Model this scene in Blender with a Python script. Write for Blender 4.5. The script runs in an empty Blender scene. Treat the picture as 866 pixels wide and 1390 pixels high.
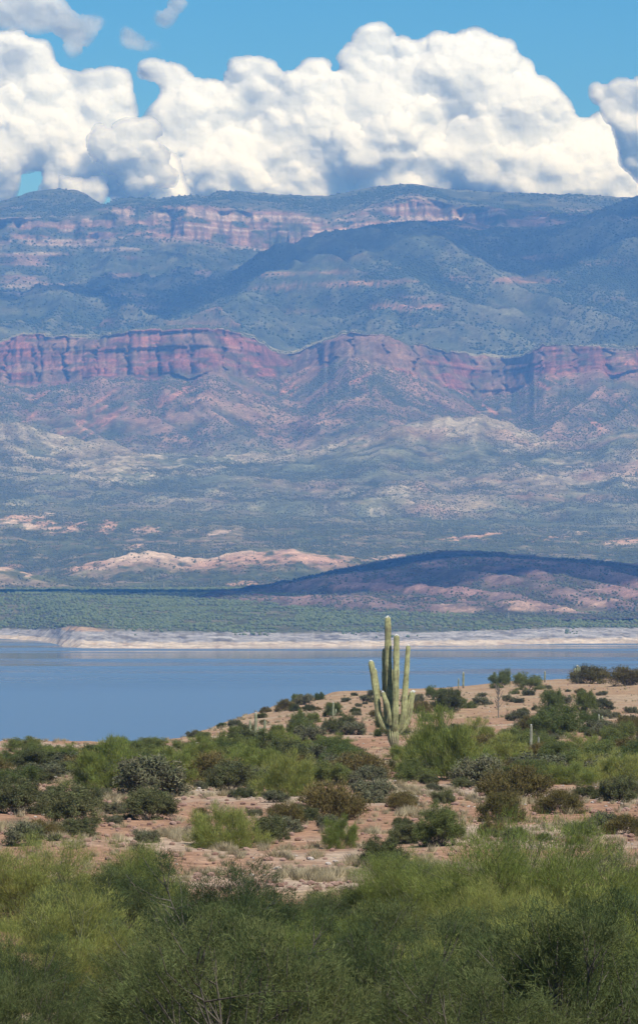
import bpy, math, random
import numpy as np
from mathutils import Vector, Matrix

random.seed(7)
rng = np.random.default_rng(7)
SC = bpy.context.scene
COL = SC.collection

# ------------------------------------------------------------------ camera
# telephoto: 7200 pixels of focal length on the 866 x 1390 photograph, horizon on row 790
F, CX, HZ = 7200.0, 433.0, 790.0
cam = bpy.data.cameras.new('camera')
cam.sensor_fit = 'VERTICAL'; cam.sensor_height = 24.0; cam.sensor_width = 24.0
cam.lens = 24.0 * F / 1390.0
cam.shift_y = (HZ - 695.0) / 1390.0
cam.clip_start = 1.0; cam.clip_end = 200000.0
co = bpy.data.objects.new('camera', cam); COL.objects.link(co)
co.location = (0, 0, 0); co.rotation_euler = (math.radians(90), 0, 0)
SC.camera = co

# ------------------------------------------------------------------ light
SUN_EL, SUN_AZ = math.radians(49), math.radians(30)      # azimuth: to the right of straight behind the camera
S = Vector((math.cos(SUN_EL) * math.sin(SUN_AZ), -math.cos(SUN_EL) * math.cos(SUN_AZ), math.sin(SUN_EL)))
sun = bpy.data.lights.new('sun', 'SUN'); sun.energy = 4.6; sun.angle = math.radians(0.53); sun.color = (1.0, 0.98, 0.95)
so = bpy.data.objects.new('sun', sun); COL.objects.link(so)
so.rotation_euler = S.to_track_quat('Z', 'Y').to_euler()

W = bpy.data.worlds.new('World'); SC.world = W; W.use_nodes = True
wt = W.node_tree; wt.nodes.clear()
sky = wt.nodes.new('ShaderNodeTexSky'); sky.sky_type = 'NISHITA'; sky.sun_disc = False
sky.sun_elevation = SUN_EL
sky.sun_rotation = math.atan2(S.x, S.y)
sky.altitude = 1500; sky.air_density = 0.7; sky.dust_density = 0.0; sky.ozone_density = 4.0
hs = wt.nodes.new('ShaderNodeHueSaturation'); hs.inputs['Saturation'].default_value = 1.38; hs.inputs['Hue'].default_value = .497
bg = wt.nodes.new('ShaderNodeBackground'); bg.inputs[1].default_value = 0.11
wo = wt.nodes.new('ShaderNodeOutputWorld')
wt.links.new(sky.outputs[0], hs.inputs['Color']); wt.links.new(hs.outputs[0], bg.inputs[0]); wt.links.new(bg.outputs[0], wo.inputs[0])

SC.view_settings.view_transform = 'Standard'; SC.view_settings.look = 'None'
SC.view_settings.exposure = 0.0; SC.view_settings.gamma = 1.0
SC.render.engine = 'CYCLES'
cy = SC.cycles
cy.max_bounces = 6; cy.diffuse_bounces = 3; cy.glossy_bounces = 3; cy.transmission_bounces = 4
cy.transparent_max_bounces = 24; cy.volume_bounces = 1; cy.use_denoising = True
cy.caustics_reflective = False; cy.caustics_refractive = False

# ------------------------------------------------------------------ helpers
def tag(o, label=None, cat=None, group=None, kind=None):
    if label: o['label'] = label
    if cat: o['category'] = cat
    if group: o['group'] = group
    if kind: o['kind'] = kind
    return o

def _hash(ix, iy, seed):
    h = (ix.astype(np.int64) * 374761393 + iy.astype(np.int64) * 668265263 + seed * 1442695041) & 0xffffffff
    h = ((h ^ (h >> 13)) * 1274126177) & 0xffffffff
    h = (h ^ (h >> 16)) & 0xffffffff
    return h / 4294967295.0

def vnoise(x, y, seed=0):
    x = np.asarray(x, float); y = np.asarray(y, float)
    ix = np.floor(x); iy = np.floor(y); fx = x - ix; fy = y - iy
    fx = fx * fx * fx * (fx * (fx * 6 - 15) + 10); fy = fy * fy * fy * (fy * (fy * 6 - 15) + 10)
    a = _hash(ix, iy, seed); b = _hash(ix + 1, iy, seed); c = _hash(ix, iy + 1, seed); d = _hash(ix + 1, iy + 1, seed)
    return (a + (b - a) * fx) * (1 - fy) + (c + (d - c) * fx) * fy * 1.0

def fbm(x, y, octs=4, seed=0, gain=0.5):
    s = 0; a = 1.0; t = 0
    for k in range(octs):
        s = s + a * (vnoise(x, y, seed + k * 17) * 2 - 1); t += a
        a *= gain; x = x * 2.03 + 11.3; y = y * 2.03 + 5.7
    return s / t

def ridged(x, y, octs=4, seed=0, gain=0.5):
    s = 0; a = 1.0; t = 0
    for k in range(octs):
        s = s + a * (1 - np.abs(vnoise(x, y, seed + k * 17) * 2 - 1)); t += a
        a *= gain; x = x * 2.07 + 3.1; y = y * 2.07 + 9.2
    return s / t

def ss(a, b, x):
    t = np.clip((x - a) / (b - a), 0, 1); return t * t * (3 - 2 * t)

def curve(pts, x, blur=0):
    xs, ys = zip(*pts)
    if not blur: return np.interp(x, xs, ys)
    return sum(np.interp(x + d * blur, xs, ys) for d in (-1, -.6, -.3, 0, .3, .6, 1)) / 7

def zrow(row, Y): return (HZ - row) / F * Y

def mesh_np(name, V, Q, col=None, smooth=True, extra=None):
    me = bpy.data.meshes.new(name)
    V = np.asarray(V, np.float32); Q = np.asarray(Q, np.int32); n = Q.shape[1]
    me.vertices.add(len(V)); me.vertices.foreach_set('co', V.ravel())
    me.loops.add(Q.size); me.loops.foreach_set('vertex_index', Q.ravel())
    me.polygons.add(len(Q)); me.polygons.foreach_set('loop_start', np.arange(0, Q.size, n, dtype=np.int32))
    me.polygons.foreach_set('use_smooth', np.full(len(Q), smooth))
    if col is not None:
        a = me.color_attributes.new('Col', 'FLOAT_COLOR', 'POINT')
        c = np.ones((len(V), 4), np.float32); c[:, :3] = col; a.data.foreach_set('color', c.ravel())
    for k, v in (extra or {}).items():
        a = me.attributes.new(k, 'FLOAT', 'POINT'); a.data.foreach_set('value', np.asarray(v, np.float32).ravel())
    me.update(calc_edges=True); me.validate()
    return me

def link(name, me, mat=None, parent=None, loc=None):
    o = bpy.data.objects.new(name, me); COL.objects.link(o)
    if mat is not None: me.materials.append(mat)
    if parent is not None: o.parent = parent
    if loc is not None: o.location = loc
    return o

def grid_quads(nr, nc):
    i = np.arange(nr - 1)[:, None] * nc + np.arange(nc - 1)[None, :]
    return np.stack([i, i + 1, i + nc + 1, i + nc], -1).reshape(-1, 4)

class NT:
    """tiny node-tree helper"""
    def __init__(s, name):
        s.m = bpy.data.materials.new(name); s.m.use_nodes = True; s.t = s.m.node_tree; s.t.nodes.clear()
        s.out = s.t.nodes.new('ShaderNodeOutputMaterial')
    def n(s, typ, **kw):
        nd = s.t.nodes.new(typ)
        for k, v in kw.items(): setattr(nd, k, v)
        return nd
    def l(s, a, b): s.t.links.new(a, b)
    def noise(s, scale, vec=None, detail=4, rough=.55):
        n = s.n('ShaderNodeTexNoise'); n.inputs['Scale'].default_value = scale; n.inputs['Detail'].default_value = detail
        n.inputs['Roughness'].default_value = rough
        if vec is not None: s.l(vec, n.inputs['Vector'])
        return n.outputs['Fac']
    def ramp(s, fac, stops):
        r = s.n('ShaderNodeValToRGB'); s.l(fac, r.inputs[0]); e = r.color_ramp.elements
        while len(e) < len(stops): e.new(.5)
        for q, (p, c) in zip(e, stops):
            q.position = p; q.color = (c, c, c, 1) if isinstance(c, (int, float)) else (*c, 1)
        return r.outputs[0]
    def math(s, op, a, b=None):
        n = s.n('ShaderNodeMath', operation=op)
        for i, v in enumerate((a, b)):
            if v is None: continue
            if isinstance(v, (int, float)): n.inputs[i].default_value = v
            else: s.l(v, n.inputs[i])
        return n.outputs[0]
    def mix(s, f, a, b, blend='MIX'):
        n = s.n('ShaderNodeMix', data_type='RGBA', blend_type=blend)
        for i, v in ((0, f), (6, a), (7, b)):
            if isinstance(v, (int, float)): n.inputs[i].default_value = v
            elif isinstance(v, tuple): n.inputs[i].default_value = (*v, 1)
            else: s.l(v, n.inputs[i])
        return n.outputs[2]

def terrain_mat(name, s1, s2, amp=.5, bump=0.0, bdist=1.0, bscale=None):
    k = NT(name); pos = k.n('ShaderNodeNewGeometry').outputs['Position']
    at = k.n('ShaderNodeVertexColor', layer_name='Col').outputs[0]
    a = k.noise(s1, pos, 5, .6); b = k.noise(s2, pos, 3, .6)
    f = k.math('MULTIPLY', k.ramp(a, [(.3, 1 - amp), (.7, 1 + amp)]), k.ramp(b, [(.3, 1 - amp * .7), (.7, 1 + amp * .7)]))
    c = k.mix(1.0, at, (1, 1, 1)); 
    mul = k.n('ShaderNodeVectorMath', operation='SCALE'); k.l(at, mul.inputs[0]); k.l(f, mul.inputs['Scale'])
    d = k.n('ShaderNodeBsdfDiffuse'); d.inputs['Roughness'].default_value = .6
    k.l(mul.outputs[0], d.inputs[0])
    if bump:
        bp = k.n('ShaderNodeBump'); bp.inputs['Strength'].default_value = bump; bp.inputs['Distance'].default_value = bdist
        k.l(k.noise(bscale or s1, pos, 6, .65), bp.inputs['Height']); k.l(bp.outputs[0], d.inputs['Normal'])
    k.l(d.outputs[0], k.out.inputs[0]); return k.m

def blur(a, s):
    n = int(s * 2.5) + 1; w = np.exp(-(np.arange(-n, n + 1) / s) ** 2 / 2); w /= w.sum()
    p = np.pad(a, n, mode='edge')
    p = sum(w[i] * p[i:i + a.shape[0]] for i in range(2 * n + 1))
    return sum(w[i] * p[:, i:i + a.shape[1]] for i in range(2 * n + 1))

# ------------------------------------------------------------------ ground functions
def near_crest_row(x): return curve([(-300, 1010), (180, 1009), (240, 1003), (300, 984), (350, 966), (400, 951), (470, 938), (560, 934), (620, 931), (700, 925), (866, 916), (1200, 905)], x, 14)
def near_crest_Y(x): return curve([(-300, 470), (200, 480), (260, 560), (350, 760), (450, 900), (620, 1020), (866, 1150), (1200, 1250)], x, 20)
NEARP = [(-400, 1.0), (0, -1.8), (40, -4.3), (100, -8.1), (130, -9.2), (200, -10.2), (240, -10.6), (300, -11.3), (380, -12.4)]
def ground_z(X, Y):
    X = np.asarray(X, float); Y = np.asarray(Y, float)
    x = np.clip(CX + F * X / np.maximum(Y, 30), -300, 1200)
    Yc = near_crest_Y(x); zc = zrow(near_crest_row(x), Yc)
    z1 = np.interp(Y, [p[0] for p in NEARP], [p[1] for p in NEARP])
    t = (Y - 380) / (Yc - 380)
    z2 = -12.4 + (zc + 12.4) * t
    over = np.maximum(Y - Yc, 0)
    z2 = np.where(t > 1, zc - over * over / 900 * 1.0 - over * .03, z2)
    z = np.where(Y < 380, z1, z2)
    z = z + .35 * fbm(X / 14, Y / 22, 3, 5) * ss(30, 200, Y) + .10 * fbm(X / 2.6, Y / 3.4, 3, 9)
    return np.maximum(z, -84)
_Yg = np.concatenate([np.arange(48, 500, .5), np.arange(500, 1500, 1.5)])
def near_pt(px, row, ymax=1300):
    """the place on the near ground that projects to a pixel"""
    Xg = (px - CX) / F * _Yg; r = HZ - F * ground_z(Xg, _Yg) / _Yg
    ok = np.where((r[:-1] >= row) & (r[1:] < row) & (_Yg[1:] < ymax))[0]
    i = ok[0] if len(ok) else int(np.argmin(np.abs(r - row) + (_Yg > ymax) * 999))
    Y = _Yg[i]; X = (px - CX) / F * Y
    return float(X), float(Y), float(ground_z(X, Y))

XC = np.concatenate([np.arange(-260, -10, 8), np.arange(-10, 876, 1.65), np.arange(876, 1130, 8)])
# ---- near ground
yn = np.concatenate([np.linspace(-150, 60, 12), np.geomspace(66, 1400, 360), np.linspace(1420, 2600, 30)])
XX = np.concatenate([np.linspace(-2.2, -.12, 24), np.linspace(-.115, .115, 300), np.linspace(.12, 2.2, 24)])
Yn, Un = np.meshgrid(yn, XX, indexing='ij')
Xn = Un * np.maximum(Yn, 60); Zn = ground_z(Xn, Yn)
patch = fbm(Xn / 9, Yn / 16, 4, 31); fine = fbm(Xn / 1.2, Yn / 2, 3, 33)
soil = np.array([.34, .20, .125]); pale = np.array([.42, .31, .22]); straw = np.array([.46, .37, .22])
w1 = ss(.0, .5, patch + .3 * fine)[..., None]; w2 = ss(.2, .5, fbm(Xn / 5, Yn / 7, 4, 35) + .2 * fine)[..., None]
cn = soil * (1 - w1) + pale * w1; cn = cn * (1 - .55 * w2) + straw * .55 * w2
far = ss(420, 700, Yn)[..., None]; cn = cn * (1 - .5 * far) + np.array([.37, .27, .17]) * .5 * far
mud = ss(-30, -60, Zn)[..., None]; cn = cn * (1 - mud) + np.array([.35, .3, .24]) * mud
M_GROUND = terrain_mat('soil', 1.1, 5.0, .38, .8, .12, 3.0)
g = link('ground', mesh_np('ground', np.stack([Xn, Yn, Zn], -1).reshape(-1, 3), grid_quads(*Xn.shape), cn.reshape(-1, 3)), M_GROUND)
tag(g, 'reddish desert soil of the near slope and knoll', kind='structure')

# ------------------------------------------------------------------ far land
SHEETS = {}
def sheet(name, ctrl, nseg, paint, disp=None, label=None, mat=None, wash=0):
    """ctrl: list of (Y(x), z(x)); straight between controls along every line of sight column, then displaced"""
    Yk = [np.broadcast_to(np.asarray(c[0], float), XC.shape) for c in ctrl]; Zk = [np.broadcast_to(np.asarray(c[1], float), XC.shape) for c in ctrl]
    Ys, Zs, K = [], [], []
    for i, n in enumerate(nseg):
        t = np.linspace(0, 1, n, endpoint=False)[:, None]
        Ys.append(Yk[i] * (1 - t) + Yk[i + 1] * t); Zs.append(Zk[i] * (1 - t) + Zk[i + 1] * t); K.append(i + t + 0 * Yk[i])
    Ys.append(Yk[-1][None]); Zs.append(Zk[-1][None]); K.append(np.full((1, len(XC)), len(nseg) * 1.0))
    Y = np.concatenate(Ys); Z = np.concatenate(Zs); K = np.concatenate(K)
    U = np.broadcast_to((XC - CX) / F, Y.shape); X = U * Y
    if disp is not None: X, Y, Z = disp(X, Y, Z, K)
    dx = np.gradient(X, axis=1); 
    T1 = np.stack([np.gradient(X, axis=1), np.gradient(Y, axis=1), np.gradient(Z, axis=1)], -1)
    T2 = np.stack([np.gradient(X, axis=0), np.gradient(Y, axis=0), np.gradient(Z, axis=0)], -1)
    N = np.cross(T1, T2); A = np.linalg.norm(N, axis=-1); N = N / np.maximum(A, 1e-9)[..., None]
    px = CX + F * X / Y; row = HZ - F * Z / Y
    col, veg = paint(px, row, X, Y, Z, K, N)
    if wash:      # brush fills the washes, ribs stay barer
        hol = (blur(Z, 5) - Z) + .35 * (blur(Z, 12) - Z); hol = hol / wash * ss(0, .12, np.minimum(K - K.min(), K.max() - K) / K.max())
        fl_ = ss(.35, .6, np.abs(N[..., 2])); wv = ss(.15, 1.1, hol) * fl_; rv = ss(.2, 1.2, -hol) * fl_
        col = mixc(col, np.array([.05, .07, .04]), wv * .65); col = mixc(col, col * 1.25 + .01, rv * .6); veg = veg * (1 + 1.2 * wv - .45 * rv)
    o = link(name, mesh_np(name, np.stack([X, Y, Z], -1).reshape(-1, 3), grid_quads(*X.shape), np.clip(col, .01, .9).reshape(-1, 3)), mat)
    tag(o, label, kind='structure')
    SHEETS[name] = (X, Y, Z, A, veg, N, px, row)
    return o

def C3(*c): return np.array(c, float)
def mixc(a, b, w): return a * (1 - w[..., None]) + b * w[..., None]
x = XC
jit = lambda s, a, seed: a * fbm(x / s, x * 0 + 3.3, 4, seed)
M_FAR = terrain_mat('mountain_rock', .014, .11, .5, .9, 9.0, .03)
M_MID = terrain_mat('badland_earth', .035, .24, .45, .8, 3.0, .09)
M_BANK = terrain_mat('bank_earth', .04, .25, .42, .8, 1.5, .12)

scrub = C3(.06, .075, .05); scrub2 = C3(.12, .125, .085); tan = C3(.30, .245, .18); red = C3(.33, .125, .085); pink = C3(.44, .25, .17); grey = C3(.33, .27, .23)

# upper mountains
crest = curve([(-260, 300), (-100, 285), (0, 274), (20, 267), (50, 259), (80, 256), (105, 258), (125, 268), (138, 278), (144, 278), (155, 270), (172, 267), (190, 270), (200, 267), (215, 270), (235, 266), (260, 265), (285, 266), (295, 259), (330, 260), (400, 265), (450, 265), (500, 254), (540, 250), (565, 249), (600, 256), (700, 262), (800, 265), (850, 268), (1130, 255)], x, 4) + jit(9, 1.6, 3)
ctop = curve([(-260, 310), (0, 303), (110, 300), (150, 288), (200, 285), (300, 286), (400, 291), (440, 300), (500, 287), (560, 268), (620, 290), (866, 300), (1130, 300)], x, 8) + jit(20, 3, 4)
cbase = curve([(-260, 340), (0, 324), (110, 322), (180, 318), (250, 326), (300, 334), (400, 336), (440, 326), (500, 305), (560, 298), (700, 312), (866, 310), (1130, 310)], x, 8) + jit(26, 5, 6)
def disp_up(X, Y, Z, K):
    big = ridged(X / 900, Y / 2200, 4, 51)
    w = ss(.8, 1.6, K) * ss(5.0, 4.2, K)
    Y = Y - w * (big - .6) * 900
    Z = Z + ss(.2, 1.2, K) * ss(3.0, 2.4, K) * (ridged(X / 500, Y / 1500, 5, 55) - .6) * 200
    cl = ss(2.9, 3.0, K) * ss(4.1, 3.9, K)
    Y = Y + cl * (fbm(X / 38, Z / 300, 4, 57) * 70 + fbm(X / 150, Z / 260, 3, 58) * 120)
    Z = Z + 10 * fbm(X / 50, Y / 60, 4, 60) * ss(4.95, 4.0, K)
    return X, Y, Z
def paint_up(px, row, X, Y, Z, K, N):
    f = fbm(X / 90, Y / 90 + Z / 40, 5, 71); f2 = fbm(X / 420, Y / 700, 4, 72)
    col = mixc(scrub * np.ones(X.shape + (3,)), scrub2, ss(-.15, .45, f + .4 * f2))
    strata = .5 + .5 * np.sin(Z / 7.5 + 2.5 * fbm(X / 300, Z / 200, 3, 73)); strata2 = vnoise(X / 900, Z / 9, 74)
    rock = mixc(mixc(C3(.27, .17, .15) * np.ones(X.shape + (3,)), C3(.42, .34, .30), ss(.35, .8, strata2)), C3(.17, .13, .10), ss(.75, 1., strata) * .5)
    rock = mixc(rock, C3(.10, .08, .07), ss(.15, .4, fbm(X / 14, Z / 120, 3, 77)) * .6)
    cw = ss(2.75, 3.02, K) * ss(4.25, 3.95, K) * ss(-.12, .28, fbm(X / 70, Z / 24, 5, 75) + .25 * np.exp(-((px - 300) / 190) ** 2) + .25 * np.exp(-((px - 560) / 60) ** 2) - .12 * ss(620, 700, px) + .05)
    ledge = ss(.55, .7, vnoise(X / 1200, Z / 26, 78)) * ss(.0, .35, fbm(X / 200, Z / 60, 4, 79)) * ss(1.2, 1.8, K) * ss(5, 4, K)
    # named bare ledges of the photograph
    for (cx, cy, rx, ry) in ((172, 401, 26, 3), (225, 408, 14, 2), (60, 345, 40, 3), (90, 330, 60, 6), (275, 370, 12, 4), (160, 339, 30, 3)):
        ledge = np.maximum(ledge, .9 * ss(1.2, .6, ((px - cx) / rx) ** 2 + ((row - cy) / ry) ** 2 + .8 * f))
    bare = np.clip(np.maximum(cw, ledge * .75), 0, 1)
    col = mixc(col, rock, bare)
    return col, (1 - bare) * (.6 + .5 * f2)
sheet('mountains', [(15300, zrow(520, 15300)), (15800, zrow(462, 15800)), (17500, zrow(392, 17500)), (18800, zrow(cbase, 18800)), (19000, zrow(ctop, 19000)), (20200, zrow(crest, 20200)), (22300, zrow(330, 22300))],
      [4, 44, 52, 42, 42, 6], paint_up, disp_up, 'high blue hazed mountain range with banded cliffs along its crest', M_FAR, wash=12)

# spur in front of them
spur = curve([(-260, 520), (90, 480), (180, 440), (260, 402), (330, 364), (400, 334), (450, 316), (500, 306), (560, 300), (620, 301), (680, 308), (720, 312), (770, 303), (820, 282), (866, 264), (930, 246), (1130, 235)], x, 10) + jit(14, 1.6, 8)
def disp_spur(X, Y, Z, K):
    px = CX + F * X / Y
    r = ridged((X + .55 * (Y - 17000)) / 620, (Y - .25 * X) / 2600, 5, 91)
    Z = Z + ss(.3, 1.2, K) * ss(3.0, 2.3, K) * (r - .62) * 360 + 9 * fbm(X / 45, Y / 70, 4, 93) * ss(.2, .8, K) * ss(3.0, 2.7, K)
    return X, Y, Z
def paint_spur(px, row, X, Y, Z, K, N):
    f = fbm(X / 110, Y / 160, 5, 101); f2 = fbm(X / 500, Y / 900, 4, 102)
    col = mixc(scrub * np.ones(X.shape + (3,)), scrub2, ss(-.1, .5, f + .5 * f2 + .25 * ss(360, 440, row) * ss(200, 500, px)))
    band = ss(.6, .8, vnoise(X / 700, Z / 22, 104)) * ss(.15, .5, fbm(X / 260, Z / 40, 4, 105))
    for (cx, cy, rx, ry) in ((820, 358, 38, 3), (690, 300, 26, 4), (620, 378, 22, 4), (650, 463, 18, 2.5), (700, 380, 60, 5), (560, 405, 30, 3), (740, 350, 30, 3)):
        band = np.maximum(band, .8 * ss(1.3, .5, ((px - cx) / rx) ** 2 + ((row - cy) / ry) ** 2 + 1.1 * f))
    col = mixc(col, C3(.34, .19, .14), band * .8)
    return col, (1 - band) * (.75 + .5 * f2)
sheet('mountain_spur', [(15350, zrow(560, 15350)), (15700, zrow(474, 15700)), (16600, zrow(474 + (spur - 474) * .55, 16600)), (17700, zrow(spur, 17700)), (18900, zrow(spur + 95, 18900))],
      [4, 60, 76, 6], paint_spur, disp_spur, 'long wooded spur running down across the front of the range', M_FAR, wash=12)

# red cliffs
rim = curve([(-260, 470), (-60, 466), (0, 462), (14, 458), (28, 452), (60, 453), (130, 455), (160, 450), (200, 445), (262, 441), (310, 445), (345, 455), (372, 474), (400, 477), (430, 464), (470, 448), (520, 451), (560, 466), (620, 478), (690, 484), (712, 480), (730, 466), (800, 467), (866, 470), (1130, 470)], x, 5) + jit(8, 2.4, 12)
rbase = curve([(-260, 520), (0, 524), (100, 522), (140, 512), (190, 508), (262, 511), (330, 513), (380, 506), (430, 500), (470, 484), (520, 490), (560, 512), (620, 535), (660, 545), (700, 526), (730, 503), (800, 500), (866, 508), (1130, 510)], x, 8) + jit(26, 13, 13)
prom = curve([(-260, 0), (-60, 300), (60, 0), (180, -250), (290, -420), (400, 350), (490, -420), (600, -50), (665, 550), (735, -150), (850, -350), (1000, 0), (1130, 0)], x, 25)
tal = curve([(-260, 600), (0, 566), (45, 590), (120, 600), (250, 610), (380, 612), (500, 600), (640, 570), (700, 590), (866, 590), (1130, 590)], x, 20)
def disp_red(X, Y, Z, K):
    px = CX + F * X / Y
    cl = ss(1.97, 2.03, K) * ss(3.03, 2.97, K)
    fl = fbm(X / 24, Z / 260, 5, 111) * 34 + fbm(X / 120, Z / 900, 3, 112) * 100
    steps = (vnoise(X / 400, Z / 12, 113) - .5) * 26
    def blocks(w, sd, j): # buttresses and joints of the wall
        q = X + j * fbm(Z / 25, X / 400, 3, sd); i = np.floor(q / w); fr = q / w - i
        return _hash(i, 0 * i + sd, sd) - .5, np.exp(-(np.minimum(fr, 1 - fr) * w / 5.0) ** 2)
    b1, g1 = blocks(88, 5, 22); b2, g2 = blocks(31, 6, 9)
    Y = Y + cl * (fl * .6 + steps + b1 * 48 + b2 * 26 + g1 * 20 + g2 * 9)
    Z = Z + ss(2.75, 3.0, K) * ss(4., 3.6, K) * (b1 * 9 + b2 * 8)
    w = ss(.0, .8, K) * ss(2.05, 1.6, K)
    # gullies run down and outward from the promontories
    sh = np.interp(px, [350, 470, 520, 700], [1.0, .5, .2, -.8])
    gc = (X + sh * (Z - 300) * 1.5)
    Z = Z + w * ((ridged(gc / 300, Y / 1700, 4, 115) - .62) * 115) + w * 12 * fbm(X / 50, Y / 90, 4, 116)
    Z = Z + ss(2.9, 3.1, K) * 4 * fbm(X / 50, Y / 60, 3, 117)
    return X, Y, Z
def paint_red(px, row, X, Y, Z, K, N):
    f = fbm(X / 60, Y / 80, 5, 121); f2 = fbm(X / 300, Y / 500, 4, 122); o = np.ones(X.shape + (3,))
    col = mixc(scrub2 * .85 * o, C3(.24, .17, .13), ss(-.25, .45, f2 + .6 * f))
    col = mixc(col, C3(.27, .17, .14), .7 * ss(.7, 1.9, K) * ss(-.2, .4, fbm(X / 150, Y / 100, 4, 129)))
    sh = np.where(px < 400, .62, np.where(px < 560, .55, -.6))
    s = (row - 500) + sh * (px - 300)
    st = fbm(s / 6.5, (px - .5 * row) / 60, 4, 123)
    talus = ss(.05, .3, st + .25 * f) * ss(.6, 1.2, K) * ss(2.05, 1.9, K)
    zone = np.zeros(X.shape)
    for (cx, cy, rx, ry, th) in ((118, 562, 62, 10, -.60), (138, 572, 60, 7, -.60), (240, 534, 40, 16, -.72), (48, 552, 30, 9, -.9), (480, 515, 36, 16, -.6), (640, 545, 44, 16, .62), (600, 520, 38, 12, .6), (740, 520, 36, 10, -.6), (830, 560, 50, 12, -.5), (390, 530, 22, 12, -1.), (560, 505, 30, 10, .6)):
        dx, dy = px - cx, row - cy; a = dx * math.cos(th) + dy * math.sin(th); b = -dx * math.sin(th) + dy * math.cos(th)
        zone = np.maximum(zone, ss(1.3, .5, (a / rx) ** 2 + (b / ry) ** 2 + .5 * f))
    talus = np.clip(talus * (.15 + .75 * zone), 0, 1)
    col = mixc(col, C3(.36, .19, .15), talus)
    stra = vnoise(X / 1500, Z / 8, 124); rock = mixc(C3(.27, .12, .105) * o, C3(.19, .09, .085), ss(.5, .8, stra))
    rock = mixc(rock, C3(.33, .18, .15), ss(.1, .45, fbm(X / 120, Z / 40, 4, 125)))
    rock = mixc(rock, C3(.12, .07, .06), .6 * ss(.34, .5, fbm(X / 11, Z / 70, 4, 126)))
    rock = mixc(rock, C3(.13, .075, .07), .55 * ss(.62, .8, vnoise(X / 700, Z / 5.5, 130))); rock = mixc(rock, scrub, .7 * ss(.08, .34, fbm(X / 45, Z / 11, 5, 127)))
    cl = ss(1.93, 2.0, K) * ss(3.02, 2.99, K)
    hide = ss(-.12, .2, fbm(X / 75, Z / 30, 5, 128) - .02 + .20 * ss(360, 420, px) * ss(720, 690, px) + .45 * (np.exp(-((px - 420) / 22) ** 2) + .6 * np.exp(-((px - 490) / 30) ** 2)))
    col = mixc(col, rock, cl * (1 - .8 * hide))
    top = ss(3.0, 3.05, K); col = mixc(col, C3(.20, .19, .115), top)
    veg = (1 - np.maximum(cl, .8 * talus)) * (.8 + .4 * f2)
    return col, veg
Yc2 = 14750 + prom
sheet('red_cliffs', [(12900, zrow(690, 12900)), (13500 + prom * .3, zrow(tal, 13500 + prom * .3)), (Yc2, zrow(rbase, Yc2)), (Yc2 + 190, zrow(rim + 3, Yc2 + 190)), (15450, zrow(rim, 15450)), (16000, zrow(560, 16000))],
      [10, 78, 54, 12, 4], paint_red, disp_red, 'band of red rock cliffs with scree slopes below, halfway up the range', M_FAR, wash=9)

# foothills
fh = curve([(-260, 560), (0, 571), (60, 584), (120, 602), (200, 618), (280, 621), (360, 616), (420, 606), (500, 592), (550, 580), (600, 566), (640, 566), (690, 580), (740, 604), (790, 606), (830, 592), (866, 580), (1130, 560)], x, 12) + jit(30, 5, 15)
def disp_fh(X, Y, Z, K):
    w = ss(.1, .8, K) * ss(3.9, 3.0, K)
    Z = Z + w * ((ridged(X / 330, Y / 700, 5, 131) - .6) * 58 + 7 * fbm(X / 40, Y / 50, 4, 132))
    return X, Y, Z
def paint_fh(px, row, X, Y, Z, K, N):
    f = fbm(X / 45, Y / 70, 5, 141); f2 = fbm(X / 260, Y / 420, 4, 142); o = np.ones(X.shape + (3,))
    col = mixc(C3(.125, .135, .085) * o, C3(.23, .195, .14), ss(-.2, .5, f2 + .5 * f))
    fz = fbm(X / 16, Y / 30, 4, 145); pal = ss(-.2, .25, fz + .3 * f2) * ss(-.35, 0, f)
    z = np.zeros(X.shape)
    for (cx, cy, rx, ry) in ((620, 578, 62, 13), (700, 600, 60, 14), (50, 600, 90, 26), (260, 628, 150, 16), (470, 690, 60, 7), (540, 668, 90, 10), (440, 600, 70, 10), (820, 640, 90, 30), (150, 640, 120, 20)):
        z = np.maximum(z, ss(1.4, .4, ((px - cx) / rx) ** 2 + ((row - cy) / ry) ** 2 + .4 * f))
    col = mixc(col, C3(.37, .33, .26), pal * (.08 + .72 * z))
    rd = ss(.1, .5, fbm(X / 120, Y / 140, 4, 144)) * ss(380, 460, px) * ss(.4, 1., K)
    col = mixc(col, C3(.34, .19, .15), rd * .35)
    dr = ss(.0, .5, -f2) * ss(600, 640, row); col = mixc(col, C3(.07, .09, .05), dr * .5)
    return col, .9 - .45 * z * pal + .3 * dr
sheet('foothills', [(11100, zrow(735, 11100)), (11500, zrow(692, 11500)), (12300, zrow(650, 12300)), (13050, zrow(fh, 13050)), (13700, zrow(fh + 55, 13700))],
      [4, 40, 60, 6], paint_fh, disp_fh, 'speckled scrubby foothills between the badlands and the red cliffs', M_FAR, wash=6)

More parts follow.
